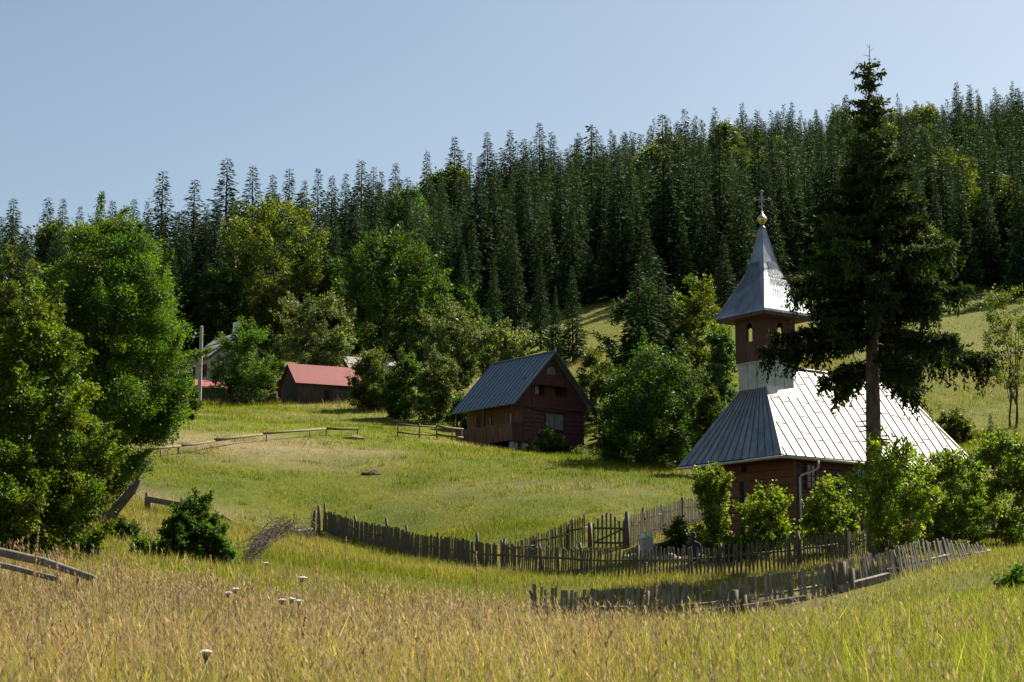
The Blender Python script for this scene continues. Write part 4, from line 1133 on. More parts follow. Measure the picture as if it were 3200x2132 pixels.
# ================================================================== small things in the churchyard
g = P(646, 547, 61.5); g[2] = max(h(g[0], 61.5), P(646, 548.5, 61.5)[2])
g[2] = h(g[0], 61.5) + .0
zb_ = P(646, 548, 61.5)[2] - g[2]; zt_b = P(646, 538, 61.5)[2] - g[2]
bn = empty('rubbish_bin', g, R(14)); tag(bn, 'pale grey square rubbish bin stuffed with bags behind the picket fence', 'bin')
mb = MB(); w_ = .205; zt2 = max(zt_b, .5)
for (a, b_, c, d_) in ((-w_, w_, -w_, -w_ + .02), (-w_, w_, w_ - .02, w_), (-w_, -w_ + .02, -w_ + .02, w_ - .02), (w_ - .02, w_, -w_ + .02, w_ - .02)):
    mb.box(a, b_, c, d_, -.1, zt2)
mb.box(-w_ + .02, w_ - .02, -w_ + .02, w_ - .02, -.08, -.02); mb.box(-w_ - .012, w_ + .012, -w_ - .012, -w_, zt2 - .05, zt2 + .004)
mb.build('body', M['bin'], bn)
def bag(name, c, rad, mat, seed, parent, sq=(1, 1, 1)):
    bm = bmesh.new(); bmesh.ops.create_icosphere(bm, subdivisions=3, radius=rad); r = random.Random(seed)
    for v in bm.verts:
        k = 1 + .22 * math.sin(v.co.x * 30 / 1 + seed) * math.sin(v.co.y * 27 + 1) + r.uniform(-.05, .05); v.co = Vector((v.co.x * k * sq[0], v.co.y * k * sq[1], v.co.z * k * sq[2]))
    me = bpy.data.meshes.new(name); bm.to_mesh(me); bm.free(); o = link_mesh(name, me, M[mat], parent); o.location = c; return o
o = bag('plastic_bag', g + np.array([.10, .0, zt2 + .03]), .12, 'greenbag', 1, None, (1, 1, 1.1)); tag(o, 'crumpled pale green bag bulging from the bin', 'bag')
o = bag('paper_wrapper', g + np.array([-.13, .02, zt2 + .01]), .10, 'bluebag', 2, None, (.7, .7, 1.3)); tag(o, 'crumpled bluish white wrapper sticking out of the bin', 'wrapper')
g = G(682, 548, 60.5); mb = MB()
r_ = random.Random(12)
# low gravel kerb bank by the yard path
pts = path_pts([(632, 552, 62), (660, 550, 60.5), (700, 549, 59.5), (740, 546, 59.5)], .3)
mb = MB()
for p in pts:
    for k in range(3):
        c = p - pts[0] + np.array([r_.uniform(-.2, .2), r_.uniform(-.25, .25), r_.uniform(.0, .18)]); rad = r_.uniform(.15, .24)
        mb.lathe([(rad * .3, -rad * .6), (rad, -.2 * rad), (rad * .9, .3 * rad), (rad * .4, .6 * rad)], tuple(c), 7)
o = mb.build('stone_edging', M['gravel'], None, pts[0]); tag(o, 'low rubble stone edging along the churchyard path', 'stone edging')

# person sitting bowed behind the fence, seen from behind
g = G(693, 548, 56.3)
bm = bmesh.new(); sk = []
def jv(p, rad): v = bm.verts.new(p); sk.append((v, rad)); return v
pel = jv((0, 0, .46), .17); w1 = jv((0, -.03, .62), .155); c1 = jv((.0, -.05, .80), .17); nk = jv((0, -.06, 1.0), .075); nk2 = jv((0, -.06, 1.06), .06)
bm.edges.new((pel, w1)); bm.edges.new((w1, c1)); bm.edges.new((c1, nk)); bm.edges.new((nk, nk2))
hands = []
for s in (-1, 1):
    sh_ = jv((.19 * s, -.05, .90), .085); el = jv((.27 * s, -.10, .66), .055); wr = jv((.20 * s - .02, -.22, .55), .038)
    bm.edges.new((c1, sh_)); bm.edges.new((sh_, el)); bm.edges.new((el, wr)); hands.append((.20 * s - .02, -.22, .55))
    hp = jv((.10 * s, .02, .44), .11); kn = jv((.16 * s, -.36, .50), .075); an = jv((.14 * s, -.40, .08), .045); ft = jv((.14 * s, -.56, .04), .04)
    bm.edges.new((pel, hp)); bm.edges.new((hp, kn)); bm.edges.new((kn, an)); bm.edges.new((an, ft))
me = bpy.data.meshes.new('person'); bm.verts.ensure_lookup_table(); rads = [q_[1] for q_ in sk]; bm.to_mesh(me); bm.free()
person = link_mesh('person', me, M['cloth']); person.location = (g[0], g[1], g[2] + P(693, 535.5, 56.3)[2] - g[2] - 1.32); person.rotation_euler = (0, 0, R(160))
person.location[2] = max(person.location[2], g[2])
tag(person, 'person in black clothes sitting low behind the picket fence', 'person')
mod = person.modifiers.new('skin', 'SKIN'); sd = me.skin_vertices[0].data
for i, rad in enumerate(rads): sd[i].radius = (rad, rad)
sd[0].use_root = True
ss = person.modifiers.new('smooth', 'SUBSURF'); ss.levels = 2; ss.render_levels = 2
mb = MB(); mb.lathe([(.03, -.12), (.065, -.09), (.082, -.02), (.085, .04), (.07, .10), (.03, .13)], (0, -.075, 1.17), 14)
mb.tube([(0, -.155, 1.17), (0, -.178, 1.145), (0, -.158, 1.135)], [.012, .018, .010], 6)
for s in (-1, 1): mb.lathe([(.004, -.03), (.016, -.01), (.016, .015), (.004, .03)], (.085 * s, -.07, 1.16), 6)
mb.build('head', M['skin'], person)
mb = MB(); mb.lathe([(.084, -.03), (.096, .03), (.088, .10), (.05, .145), (.01, .155)], (0, -.058, 1.17), 14); mb.lathe([(.06, -.12), (.082, -.06), (.09, 0)], (0, -.035, 1.17), 12); mb.build('hair', M['cloth'], person)
for hx, hy, hz_ in hands:
    mb = MB(); s = 1 if hx > 0 else -1
    mb.tube([(hx, hy, hz_), (hx - .01 * s, hy - .05, hz_ - .015), (hx - .015 * s, hy - .09, hz_ - .02)], [.028, .038, .034], 8)
    for k in range(4):
        fx = hx - .015 * s + (k - 1.5) * .019; L_ = (.07, .08, .075, .058)[k]
        mb.tube([(fx, hy - .085, hz_ - .02), (fx, hy - .085 - L_ * .5, hz_ - .025), (fx, hy - .085 - L_ * .85, hz_ - .055)], [.0095, .009, .007], 6)
    mb.tube([(hx - .03 * s, hy - .03, hz_ - .01), (hx - .055 * s, hy - .07, hz_ - .02), (hx - .05 * s, hy - .10, hz_ - .035)], [.012, .011, .008], 6)
    mb.build('hand', M['skin'], person)

# mole heap and cut grass heap on the meadow
for px, d, rad, hh, mt, nm, lab, cat in ((371, 87.5, .40, .20, 'soil', 'soil_heap', 'dark heap of turned soil in the middle of the mown meadow', 'soil heap'), (353, 104, .50, .16, 'deadgrass', 'hay_heap', 'small dry hay heap below the long pole fence', 'hay heap')):
    g = G(px, 470, d); bm = bmesh.new(); bmesh.ops.create_icosphere(bm, subdivisions=4, radius=1); r = random.Random(3)
    for v in bm.verts:
        k = .75 + .6 * float(fbm(np.array([v.co.x * 2.2 + 9]), np.array([v.co.y * 2.2 + v.co.z]), 4)[0]); v.co = Vector((v.co.x * rad * k * 1.25, v.co.y * rad * k * .8, v.co.z * hh * k * (1 + .35 * math.sin(5 * v.co.x))))
    me = bpy.data.meshes.new(nm); bm.to_mesh(me); bm.free(); o = link_mesh(nm, me, M[mt]); o.location = g; tag(o, lab, cat)
g = G(575, 452, 108.5); mb = MB()
for i in range(5): mb.tube([(r_.uniform(-.5, .2), r_.uniform(-.2, .2), .1 + .1 * i), (r_.uniform(.4, 1.3), r_.uniform(-.3, .3), .15 + .06 * i)], r_.uniform(.06, .12), 8)
tag(mb.build('log_pile', M['greywood'], None, g), 'few split logs pushed under the cabin beside its corner pier', 'log pile')
# ================================================================== tall spruce before the church
def hero_spruce():
    d0 = 55.0
    x, z0, H = place(876, 44, d0, 540)
    root = empty('tall_spruce', (x, d0, z0)); tag(root, 'tall ragged dark spruce with bare lower trunk in front of the church', 'spruce tree')
    r = np.random.default_rng(21)
    # rows of the picture -> height; reach to the two sides in metres
    rows = np.array([62, 95, 118, 130, 160, 195, 230, 265, 300, 330, 357])
    zz = np.array([P(868, q_, d0)[2] - z0 for q_ in rows])[::-1]
    m = d0 / F
    lft = (np.array([12, 14, 18, 22, 38, 48, 68, 80, 92, 94, 86]) * m)[::-1]
    rgt = (np.array([10, 14, 24, 24, 28, 42, 52, 68, 80, 92, 103]) * m)[::-1]
    PP, DD, SS, WW, CC = [], [], [], [], []
    br = MB()
    z = zz[0]; zi = 0
    while z < H * .965:
        t = z / H; gap = np.interp(z, [zz[0], H * .75, H], [.40, .47, .34]) * r.uniform(.7, 1.35)
        k = int(np.interp(t, [.25, .8, 1], [6, 5, 4])) + r.integers(0, 2)
        a0 = r.uniform(0, 6.28)
        for j in range(k):
            a = a0 + 6.283 * j / k + r.normal(0, .3); ca, sa = math.cos(a), math.sin(a)
            rl, rr = np.interp(z, zz, lft), np.interp(z, zz, rgt)
            side = (rr if ca > 0 else rl); mid = (rl + rr) / 2
            reach = (side * ca * ca + mid * .95 * sa * sa)
            clump = (.80 + .50 * (1 - (z / 1.45) % 1)) * (.88 + .45 * float(vnoise(np.array([a * 1.6 + 40]), np.array([z * .8]))[0]))
            L = max(.18, reach * clump * r.uniform(.72, 1.08))
            if r.random() < .07 and t < .9: L *= .45
            if z < zz[0] + 1.5 and r.random() < .2: continue
            drop = np.interp(t, [.25, .6, .85, 1], [.42, .22, -.05, -.5]); up = np.interp(t, [.25, 1], [.16, .05])
            n = max(3, int(L / .085)); s = np.linspace(.10 if t > .6 else .2, 1, n)
            bp = lambda s: np.c_[.35 * z / H + ca * L * s, sa * L * s, z - L * drop * s ** 1.2 + L * up * s ** 4]
            pts = bp(np.linspace(0, 1, 6)); br.tube([tuple(q_) for q_ in pts], list(np.linspace(max(.05 * (1 - t) + .008, .01), .006, 6)), 5)
            base = bp(s)
            bright = np.exp(r.normal(0, .25))
            # needles hugging the branch and side twigs; hanging curtains below it lower down
            for i in range(n):
                b0 = base[i]; si = s[i]
                tw = int(4 + 3 * (1 - abs(2 * si - 1.1)))
                hang = np.interp(t, [.25, .55, .8, 1], [.80, .62, .28, .08]) * L / max(mid, .3) * (.5 + .8 * r.random())
                for q_ in range(tw):
                    sd = r.choice([-1, 1]); sp = L * .28 * (1.05 - si * .6) * r.uniform(.25, 1.0) + .05
                    dv = np.array([ca * .75 - sa * sd, sa * .75 + ca * sd, r.normal(-.12, .2)])
                    if r.random() < np.interp(t, [.25, .6, .9], [.62, .5, .15]): dv = np.array([ca * .15 + r.normal(0, .22), sa * .15 + r.normal(0, .22), -1.0]); sp = hang * r.uniform(.3, 1.0) + .06
                    dv /= np.linalg.norm(dv); mm = max(2, int(sp / .032))
                    u = np.linspace(.05, 1, mm)[:, None]
                    p = b0 + dv * sp * u + np.c_[np.zeros(mm), np.zeros(mm), -.12 * sp * u[:, 0] ** 2]
                    PP.append(p + r.normal(0, .018, (mm, 3)))
                    DD.append(dv[None] * .8 + r.normal(0, .55, (mm, 3)))
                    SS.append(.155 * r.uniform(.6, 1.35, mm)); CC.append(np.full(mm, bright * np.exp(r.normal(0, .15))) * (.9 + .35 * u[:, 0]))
        z += gap
    # sparse leader with a tuft and bare twigs
    zt_ = H
    br.tube([(.32, 0, H * .90), (.35, 0, H * .96), (.38, 0, H)], [.028, .018, .008], 6)
    for zq, Lq, aq, up in ((H * .985, .20, .3, .14), (H * .975, .22, 2.9, .08), (H * .978, .17, 1.5, .02), (H * .992, .10, 3.4, .1)):
        br.tube([(.365, 0, zq), (.365 + Lq * math.cos(aq), Lq * math.sin(aq), zq + up)], [.009, .005], 5)
    p, d, s, c = np.concatenate(PP), np.concatenate(DD), np.concatenate(SS), np.concatenate(CC)
    k = p[:, 2] < H * .962; p, d, s, c = p[k], d[k], s[k], c[k]
    n = len(p); v = diamonds(p, d, s, s * .42, r, -.2)
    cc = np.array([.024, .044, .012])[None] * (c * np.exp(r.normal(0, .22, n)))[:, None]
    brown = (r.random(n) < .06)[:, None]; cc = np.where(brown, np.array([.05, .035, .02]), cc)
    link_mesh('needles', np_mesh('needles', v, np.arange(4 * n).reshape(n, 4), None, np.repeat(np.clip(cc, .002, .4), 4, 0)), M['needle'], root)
    br.build('branches', M['sprucebark'], root)
    mb = MB(); mb.tube([(-.02, 0, -.4), (0, 0, .3), (.0, 0, 2), (.06, 0, 5), (.14, 0, 9), (.24, 0, 13), (.33, 0, H * .95)], [.40, .30, .265, .24, .16, .08, .03], 12)
    rr = random.Random(2)
    for i in range(26):
        zq = rr.uniform(2.5, 6.5); a = rr.uniform(0, 6.28); l_ = rr.uniform(.12, .5)
        mb.tube([(.2 * math.cos(a), .2 * math.sin(a), zq), ((.2 + l_) * math.cos(a), (.2 + l_) * math.sin(a), zq - .1 * l_)], [.03, .010], 5)
    mb.build('trunk', M['sprucebark'], root)
    return n
print('spruce needles', hero_spruce())

# ================================================================== broadleaf trees and bushes
egg = lambda t: np.interp(t, [0, .12, .35, .55, .8, .93, 1], [.28, .55, .98, 1.0, .80, .52, .15])
dome = lambda t: np.interp(t, [0, .15, .4, .7, .9, 1], [.75, .95, 1.0, .82, .5, .12])
vase = lambda t: np.interp(t, [0, .2, .5, .75, .92, 1], [.35, .7, .95, 1.0, .7, .2])
cone = lambda t: np.interp(t, [0, .1, .3, .6, .85, 1], [.8, 1.0, .92, .62, .33, .06])
column_ = lambda t: np.interp(t, [0, .2, .45, .6, .85, 1], [1.0, .9, .6, .55, .75, .35])

broadleaf('broadleaf_tree', 'huge dense dark green round-crowned tree beside the broken fence', 'tree', 101, 218, 52, 176, 170000, .085, 'lime', 31, .07, egg, 150, .26, trunk=.34, base=518, nl=14, inner=.12, var=.16, shoots=22)
broadleaf('tall_bush', 'tall bright leafy bush leaning over the thick grey fallen trunk', 'bush', 28, 282, 33, 176, 95000, .070, 'hazel', 32, .03, cone, 120, .24, trunk=.10, stems=5, base=563, nl=12, inner=.12, var=.16, aspect=.72)
broadleaf('broadleaf_tree', 'pale olive tree standing behind the tall leafy bush', 'tree', 2, 243, 70, 62, 16000, .13, 'olive', 33, .1, dome, 50, .3, base=500)
broadleaf('round_bush', 'leafy bush between the huge round-crowned tree and the concrete pole', 'bush', 182, 374, 112, 38, 9000, .17, 'mid', 34, .02, dome, 40, .3, base=412)
broadleaf('round_bush', 'rounded yellowish green bush in front of the pale farmhouse', 'bush', 247, 323, 138.5, 66, 15000, .20, 'lime', 35, .03, dome, 60, .27, base=405)
broadleaf('broadleaf_tree', 'airy pale green tree rising behind the red roofed shed', 'tree', 316, 297, 152, 86, 15000, .24, 'pale', 36, .1, vase, 70, .23, mat='leafpale', base=395, flat=.6)
broadleaf('round_bush', 'dim bush filling the gap between the farmhouse and the shed gable', 'bush', 268, 348, 147, 44, 7000, .2, 'dark', 135, .0, dome, 34, .3, base=405)
broadleaf('round_bush', 'shaggy green bush hiding the end of the red roof', 'bush', 372, 348, 134, 50, 12500, .19, 'olive', 37, .03, dome, 55, .28, mat='leafpale', base=412)
broadleaf('round_bush', 'dark rounded bush below the grey slab barn roof', 'bush', 405, 352, 128, 48, 11500, .18, 'mid', 38, .02, dome, 50, .28, base=418)
broadleaf('round_bush', 'broad dull green bush between the barn and the cabin', 'bush', 438, 352, 126, 54, 12500, .18, 'pale', 39, .02, dome, 50, .27, mat='leafpale', base=421)
broadleaf('pale_tree', 'grey green tree rising above the bushes beside the cabin roof', 'tree', 452, 310, 140, 80, 13000, .23, 'pale', 40, .06, vase, 70, .22, mat='leafpale', base=415, flat=.9)
broadleaf('pale_tree', 'low silvery tree spreading behind the cabin roof ridge', 'tree', 502, 328, 137, 66, 11500, .22, 'pale', 41, .04, vase, 60, .23, mat='leafpale', base=415)
broadleaf('round_bush', 'shadowy bush directly behind the cabin porch', 'bush', 468, 395, 122, 40, 6500, .17, 'dark', 42, .0, dome, 35, .3, base=425)
for i, (px, top, d, w, n, c, lab) in enumerate(((272, 200, 186, 104, 22000, 'olive', 'broad sunlit broadleaf tree at the wood edge above the red roofed shed'), (383, 233, 172, 120, 25000, 'mid', 'wide dark leafy crown above the grey slab barn'),
        (446, 284, 158, 82, 15000, 'mid', 'low spreading broadleaf tree above the silvery trees'), (240, 200, 200, 48, 9000, 'olive', 'feathery olive green broadleaf tree under the tallest skyline spruce'), (405, 188, 222, 54, 10000, 'bluegreen', 'slender blue green broadleaf tree among spruces above the wide dark broadleaf tree'),
        (330, 265, 192, 60, 10000, 'dark', 'deeply shaded broadleaf tree between the two broad round crowns'), (214, 270, 182, 60, 11000, 'dark', 'dim leafy crown behind the concrete pole'))):
    broadleaf('broadleaf_tree', lab, 'tree', px, top, d, w, n, .30 + .0004 * (d - 150), c, 50 + i, .05, vase if i != 2 else dome, 80, .21, flat=.9, upright=.15, base=400, trunk=.22)
# right of the cabin
broadleaf('broadleaf_tree', 'tall dusky tree with thin bare top between cabin and church', 'tree', 646, 288, 116, 84, 26000, .19, 'dark', 60, .03, egg, 80, .24, base=440, upright=.3, trunk=.16, nl=16)
broadleaf('broadleaf_tree', 'yellow green sunlit tree just behind the church spire', 'tree', 700, 276, 115, 70, 20000, .19, 'yellow', 61, .03, egg, 90, .26, base=450, trunk=.16, nl=10)
broadleaf('broadleaf_tree', 'dark leafy tree touching the belfry of the church', 'tree', 722, 322, 106, 50, 12000, .18, 'bluegreen', 62, .05, dome, 50, .27, base=450)
broadleaf('round_bush', 'massive dark bush between the cabin and the church front', 'bush', 655, 345, 97, 122, 34000, .17, 'mid', 63, .0, dome, 95, .24, base=468, trunk=.14, nl=9)
broadleaf('round_bush', 'low green bush peeping beside the church eave', 'bush', 712, 388, 92, 44, 9000, .16, 'olive', 64, .0, dome, 40, .28, base=470)
broadleaf('round_bush', 'tall hedge bush close behind the cabin gable', 'bush', 596, 352, 121, 46, 10500, .17, 'olive', 65, .0, dome, 45, .27, base=448)
broadleaf('sapling', 'tiny bright sapling standing alone beside the cabin corner pier', 'sapling', 610, 446, 100, 19, 900, .15, 'yellow', 66, .2, dome, 14, .33, base=461, trunk=.03)
broadleaf('round_bush', 'dark green bush hugging the cabin wall under its shuttered window', 'bush', 551, 428, 106, 30, 3600, .14, 'mid', 67, .0, dome, 24, .32, base=450)
broadleaf('low_shrub', 'small pale flowering shrub at the cabin corner', 'shrub', 532, 446, 105, 15, 900, .11, 'pale', 68, .0, dome, 12, .36, base=455, mat='leafpale')
broadleaf('low_shrub', 'patch of whitish weeds below the cabin corner pier', 'weeds', 584, 450, 104, 34, 1500, .10, 'pale', 69, .0, dome, 22, .3, base=457, mat='leafpale')
# dip on the near side
broadleaf('round_bush', 'compact very dark round bush standing alone in the dip', 'bush', 191, 492, 44, 66, 30000, .085, 'mid', 70, .0, lambda t: np.interp(t, [0, .2, .5, .75, 1], [.9, 1, .9, .62, .12]), 80, .25, base=566, trunk=.07, stems=3)
broadleaf('low_shrub', 'low leafy shrub beside the compact dark round bush', 'shrub', 148, 540, 43, 44, 5000, .085, 'lime', 71, .0, dome, 30, .3, base=562)
broadleaf('low_shrub', 'dim shrub tucked under the huge round-crowned tree', 'shrub', 122, 524, 48, 34, 4200, .09, 'mid', 72, .0, dome, 26, .3, base=545)
broadleaf('low_shrub', 'bright weedy shrub at the foot of the brushwood barrier', 'shrub', 222, 540, 44, 26, 3000, .08, 'lime', 73, .0, dome, 20, .3, base=566)
# churchyard
broadleaf('leafy_column', 'slim leafy column of climbing green beside the church front', 'climber', 714, 464, 58.6, 48, 10000, .10, 'lilac', 80, .0, column_, 55, .34, base=553, stems=2, trunk=.04, aspect=.75, flat=1.1)
broadleaf('leafy_shrub', 'leafy shrub in front of the church door', 'shrub', 768, 490, 58.8, 54, 3600, .125, 'lilac', 81, .08, vase, 42, .26, base=548, stems=3, trunk=.05, aspect=.8)
broadleaf('leafy_shrub', 'rounded leafy shrub against the shingled church wall', 'shrub', 832, 476, 58.6, 64, 5700, .125, 'lilac', 82, .05, dome, 55, .25, base=545, stems=4, trunk=.05, aspect=.8)
broadleaf('leafy_shrub', 'tall many stemmed shrub growing out of the leaning fence', 'shrub', 897, 438, 50.5, 92, 9375, .11, 'lilac', 83, .12, vase, 75, .20, base=578, stems=6, trunk=.07, aspect=.75, nl=14, upright=.35, shoots=60)
broadleaf('leafy_shrub', 'dense sunlit shrub hiding the middle of the long church wall', 'shrub', 948, 450, 57.5, 92, 12375, .115, 'lilac', 84, .04, dome, 70, .22, base=548, stems=5, trunk=.06, aspect=.8)
broadleaf('leafy_shrub', 'tall leafy shrub at the far end of the churchyard fence', 'shrub', 1004, 432, 60.5, 92, 13125, .12, 'lilac', 85, .04, dome, 75, .22, base=545, stems=5, trunk=.06, aspect=.8)
broadleaf('low_shrub', 'feathery low greenery inside the picket fence near the bin', 'shrub', 680, 521, 62.5, 38, 3800, .095, 'lime', 86, .0, dome, 26, .32, base=545)
broadleaf('low_shrub', 'bright ground greenery at the foot of the leafy column', 'shrub', 738, 535, 58.2, 44, 3600, .09, 'lime', 87, .0, dome, 26, .3, base=552)
broadleaf('low_shrub', 'weedy shrub at the edge of the grassy bank by the path', 'shrub', 1024, 572, 35, 46, 5200, .075, 'lime', 88, .0, dome, 34, .28, base=615, stems=4, trunk=.02)
broadleaf('low_shrub', 'small yellowish weed clump on the sunny near bank', 'weeds', 922, 615, 27, 30, 1600, .055, 'yellow', 89, .0, dome, 18, .3, base=640)
# hillside behind the church
broadleaf('young_tree', 'airy young tree with thin bare trunks on the slope behind the spruce', 'tree', 1010, 284, 118, 62, 5200, .17, 'olive', 90, .25, vase, 55, .2, base=390, stems=3, trunk=.12, nl=14)
broadleaf('broadleaf_tree', 'pale green tree showing behind the tall spruce', 'tree', 934, 228, 190, 44, 8000, .28, 'olive', 91, .05, egg, 45, .25, base=330)
broadleaf('broadleaf_tree', 'large pale green tree at the wood edge above the young tree', 'tree', 1002, 182, 205, 78, 14000, .30, 'olive', 92, .05, egg, 70, .22, base=310)
broadleaf('round_bush', 'low bush on the slope beyond the end of the church roof', 'bush', 955, 408, 105, 40, 6000, .16, 'olive', 93, .0, dome, 32, .3, base=440)

# a single trunk limb leaning out of the round-crowned tree
g = G(118, 512, 50.5); mb = MB(); mb.tube([(-.5, 0, -.3), (-.1, 0, .5), (.35, .1, 1.1), (.6, .1, 1.45)], [.16, .15, .13, .09], 9); mb.tube([(.35, .1, 1.1), (.55, 0, 1.5), (.9, -.1, 2.0)], [.05, .035, .02], 7)
tag(mb.build('leaning_stump', M['bark'], None, g), 'dark leaning dead limb beneath the huge round-crowned tree', 'dead limb')

# ================================================================== spruces
variants = []
for i in range(6):
    v, q, c = conifer_mesh(22, 3.7 + .35 * (i % 3), 200 + i, .50, 10, 22, .95, .27, droop=.36 + .05 * (i % 2), pw=1.12)
    variants.append((np_mesh('spruce', v, q, None, c), 22.0))
for me, _ in variants: me.materials.append(M['needle'])
vcount = [0]
def spruce(x, y, H, label, group, wid=1.0, cat='spruce tree', z=None):
    me, h0 = variants[vcount[0] % 6]; vcount[0] += 1
    o = bpy.data.objects.new('spruce', me); C.objects.link(o)
    s = H / h0; o.scale = (s * wid, s * wid, s); o.location = (x, y, (h(x, y) if z is None else z)); o.rotation_euler = (0, 0, rng.uniform(0, 6.28))
    tag(o, label, cat, group); return o
def spruce_px(px, top, d, label, group, wid=1.0, base=None):
    x, z, H = place(px, top, d, base or top + 120)
    return spruce(x, d, H, label, group, wid, z=z)
for px, top, d, w in ((8, 196, 262, 1.0), (43, 195, 262, .95), (58, 196, 280, .8), (75, 205, 280, .8), (92, 213, 285, .7), (108, 199, 255, .9), (130, 197, 255, .9), (159, 168, 222, 1.0), (191, 177, 215, 1.0), (143, 200, 240, .8), (224, 157, 228, 1.15), (250, 164, 235, 1.0), (270, 172, 240, .8), (287, 166, 240, .9), (302, 178, 255, .8),
                        (316, 167, 245, .85), (330, 174, 250, .8), (344, 172, 255, .8), (360, 158, 245, 1.0), (372, 165, 255, .9), (394, 161, 252, .9), (380, 170, 240, .8), (426, 150, 275, .8), (454, 135, 290, .9), (487, 130, 310, .9), (510, 128, 320, .9), (540, 121, 330, 1.0)):
    spruce_px(px, top, d, 'tall dark spruce standing against the sky on the lower end of the ridge', 'skyline spruces above the farm', w * 1.4)
for px, top, d, w, lab in ((515, 231, 172, 1.0, 'tall soft green spruce directly behind the cabin ridge'), (494, 255, 166, .9, 'spruce half hidden by the silvery tree near the cabin'), (541, 253, 160, .9, 'narrow spruce above the apex of the cabin roof'),
                              (573, 264, 146, 1.1, 'broad spruce standing beside the sunlit grass slope'), (463, 243, 178, .9, 'spruce rising behind the low spreading broadleaf tree'), (726, 233, 172, 1.15, 'shaggy spruce immediately beside the church spire'), (556, 285, 150, .9, 'small dark spruce squeezed behind the cabin apex'),
                              (640, 262, 113, 1.45, 'sparse spruce standing beside the dusky tree'), (660, 254, 113, 1.6, 'ragged dark spruce between the dusky tree and the yellow green tree'), (650, 276, 110, 1.5, 'lower ragged spruce between the two taller ones beside the dusky tree')):
    spruce_px(px, top, d, lab, None, w)
spruce_px(992, 412, 95, 'little conifer with open branches on the slope beyond the church', None, 1.2, 450)
spruce_px(1017, 424, 92, 'smaller conifer beside the young tree on the slope', None, 1.3, 455)

# forest on the hillside
edge_px = ([-400, 0, 150, 300, 450, 560, 640, 720, 790, 860, 950, 1024, 1400], [168, 172, 178, 186, 186, 188, 180, 178, 196, 200, 188, 186, 184])
back_px = ([-400, 0, 160, 320, 450, 600, 700, 1024, 1400], [310, 300, 285, 300, 345, 420, 450, 505, 510])
pts = []
y = 166.0
while y < 512:
    sp = 4.4 + (y - 166) * .0015
    x = -.52 * y + rng.uniform(0, 4)
    while x < .52 * y:
        pts.append((x + rng.uniform(-.45, .45) * sp, y + rng.uniform(-.45, .45) * sp * 1.1)); x += sp
    y += sp * 1.1
pts = np.array(pts); ppx = 512 + F * pts[:, 0] / pts[:, 1]
# depth differs slightly from y, good enough for the column
keep = (pts[:, 1] > np.interp(ppx, *edge_px)) & (pts[:, 1] < np.interp(ppx, *back_px))
pts = pts[keep]; ppx = ppx[keep]; pz = hv(pts[:, 0], pts[:, 1])
hts = rng.normal(12.0, 3.0, len(pts)).clip(6, 20) * (1 + .28 * (1 - sstep(200, 260, pts[:, 1])))
hts *= np.where(pts[:, 1] < np.interp(ppx, *edge_px) + 8, .9, 1)
# at the far left and along the ridge the trees are lower, the drawn skyline spruces overtop them
cap = np.array([P(a, b_, d)[2] for a, b_, d in zip(ppx, np.interp(ppx, [0, 100, 160, 230, 300, 400, 450, 520, 600, 700, 800, 900, 1024], [215, 225, 212, 195, 190, 178, 150, 138, 122, 106, 92, 84, 80]), pts[:, 1])]) - pz
hts = np.minimum(hts, np.maximum(cap, 7))
vis = (ppx > -25) & (ppx < 1050)
isbroad = (fbm(pts[:, 0] / 26 + 5, pts[:, 1] / 34 + 2, 3) > .575) & (rng.random(len(pts)) < .22) & (pts[:, 1] > 205)
order = np.argsort(pts[:, 1])
nind = 0; rest = []; broads = []
for i in order:
    if isbroad[i]: broads.append(i); continue
    if vis[i] and nind < 262:
        spruce(pts[i, 0], pts[i, 1], hts[i], 'dark green spruce standing in the dense hillside forest', 'spruces of the hillside forest', rng.uniform(.85, 1.2), z=pz[i]); nind += 1
    else: rest.append(i)
print('forest', len(pts), 'individual', nind, 'rest', len(rest), 'broad', len(broads))
# broadleaved crowns scattered through the forest
bl = []
for i in range(4):
    me, _ = crown_mesh('forest_crown', 4.0, 4.0, 15.0, 4200, .60, ((.060, .078, .018) if i % 2 else (.048, .068, .022)), 300 + i, egg, 55, .30, .8, .2, .8, .2)
    me.materials.append(M['leaf']); bl.append(me)
nb = 0
for i in broads:
    if not vis[i]: continue
    if nb >= 110: break
    o = bpy.data.objects.new('broadleaf_tree', bl[nb % 4]); C.objects.link(o); s = min(hts[i] * rng.uniform(.72, .95), 17) / 15
    o.scale = (s, s, s); o.location = (pts[i, 0], pts[i, 1], pz[i]); o.rotation_euler = (0, 0, rng.uniform(0, 6.28))
    tag(o, 'light green broadleaf crown among the dark forest spruces', 'tree', 'broadleaf trees scattered through the forest'); nb += 1
# the far mass of the wood as one object
lq = []
for i in range(4): lq.append(conifer_mesh(18, 3.3 + .25 * i, 400 + i, .72, 8, 8, 1.25, .46, pw=1.15))
V, Q, CC_ = [], [], []; off = 0
for k, i in enumerate(rest):
    v, q, c = lq[k % 4]; s = hts[i] / 18; a = rng.uniform(0, 6.28); ca, sa = math.cos(a), math.sin(a); w_ = s * rng.uniform(.8, 1.15)
    vv = np.c_[(v[:, 0] * ca - v[:, 1] * sa) * w_ + pts[i, 0], (v[:, 0] * sa + v[:, 1] * ca) * w_ + pts[i, 1], v[:, 2] * s + pz[i]]
    V.append(vv); Q.append(q + off); off += len(v); CC_.append(c * rng.uniform(.8, 1.25))
tag(link_mesh('far_forest', np_mesh('far_forest', np.concatenate(V), np.concatenate(Q), None, np.concatenate(CC_)), M['needle']), 'dense far spruce forest covering the upper hillside', 'forest', kind='stuff')
print('far quads', off // 4)

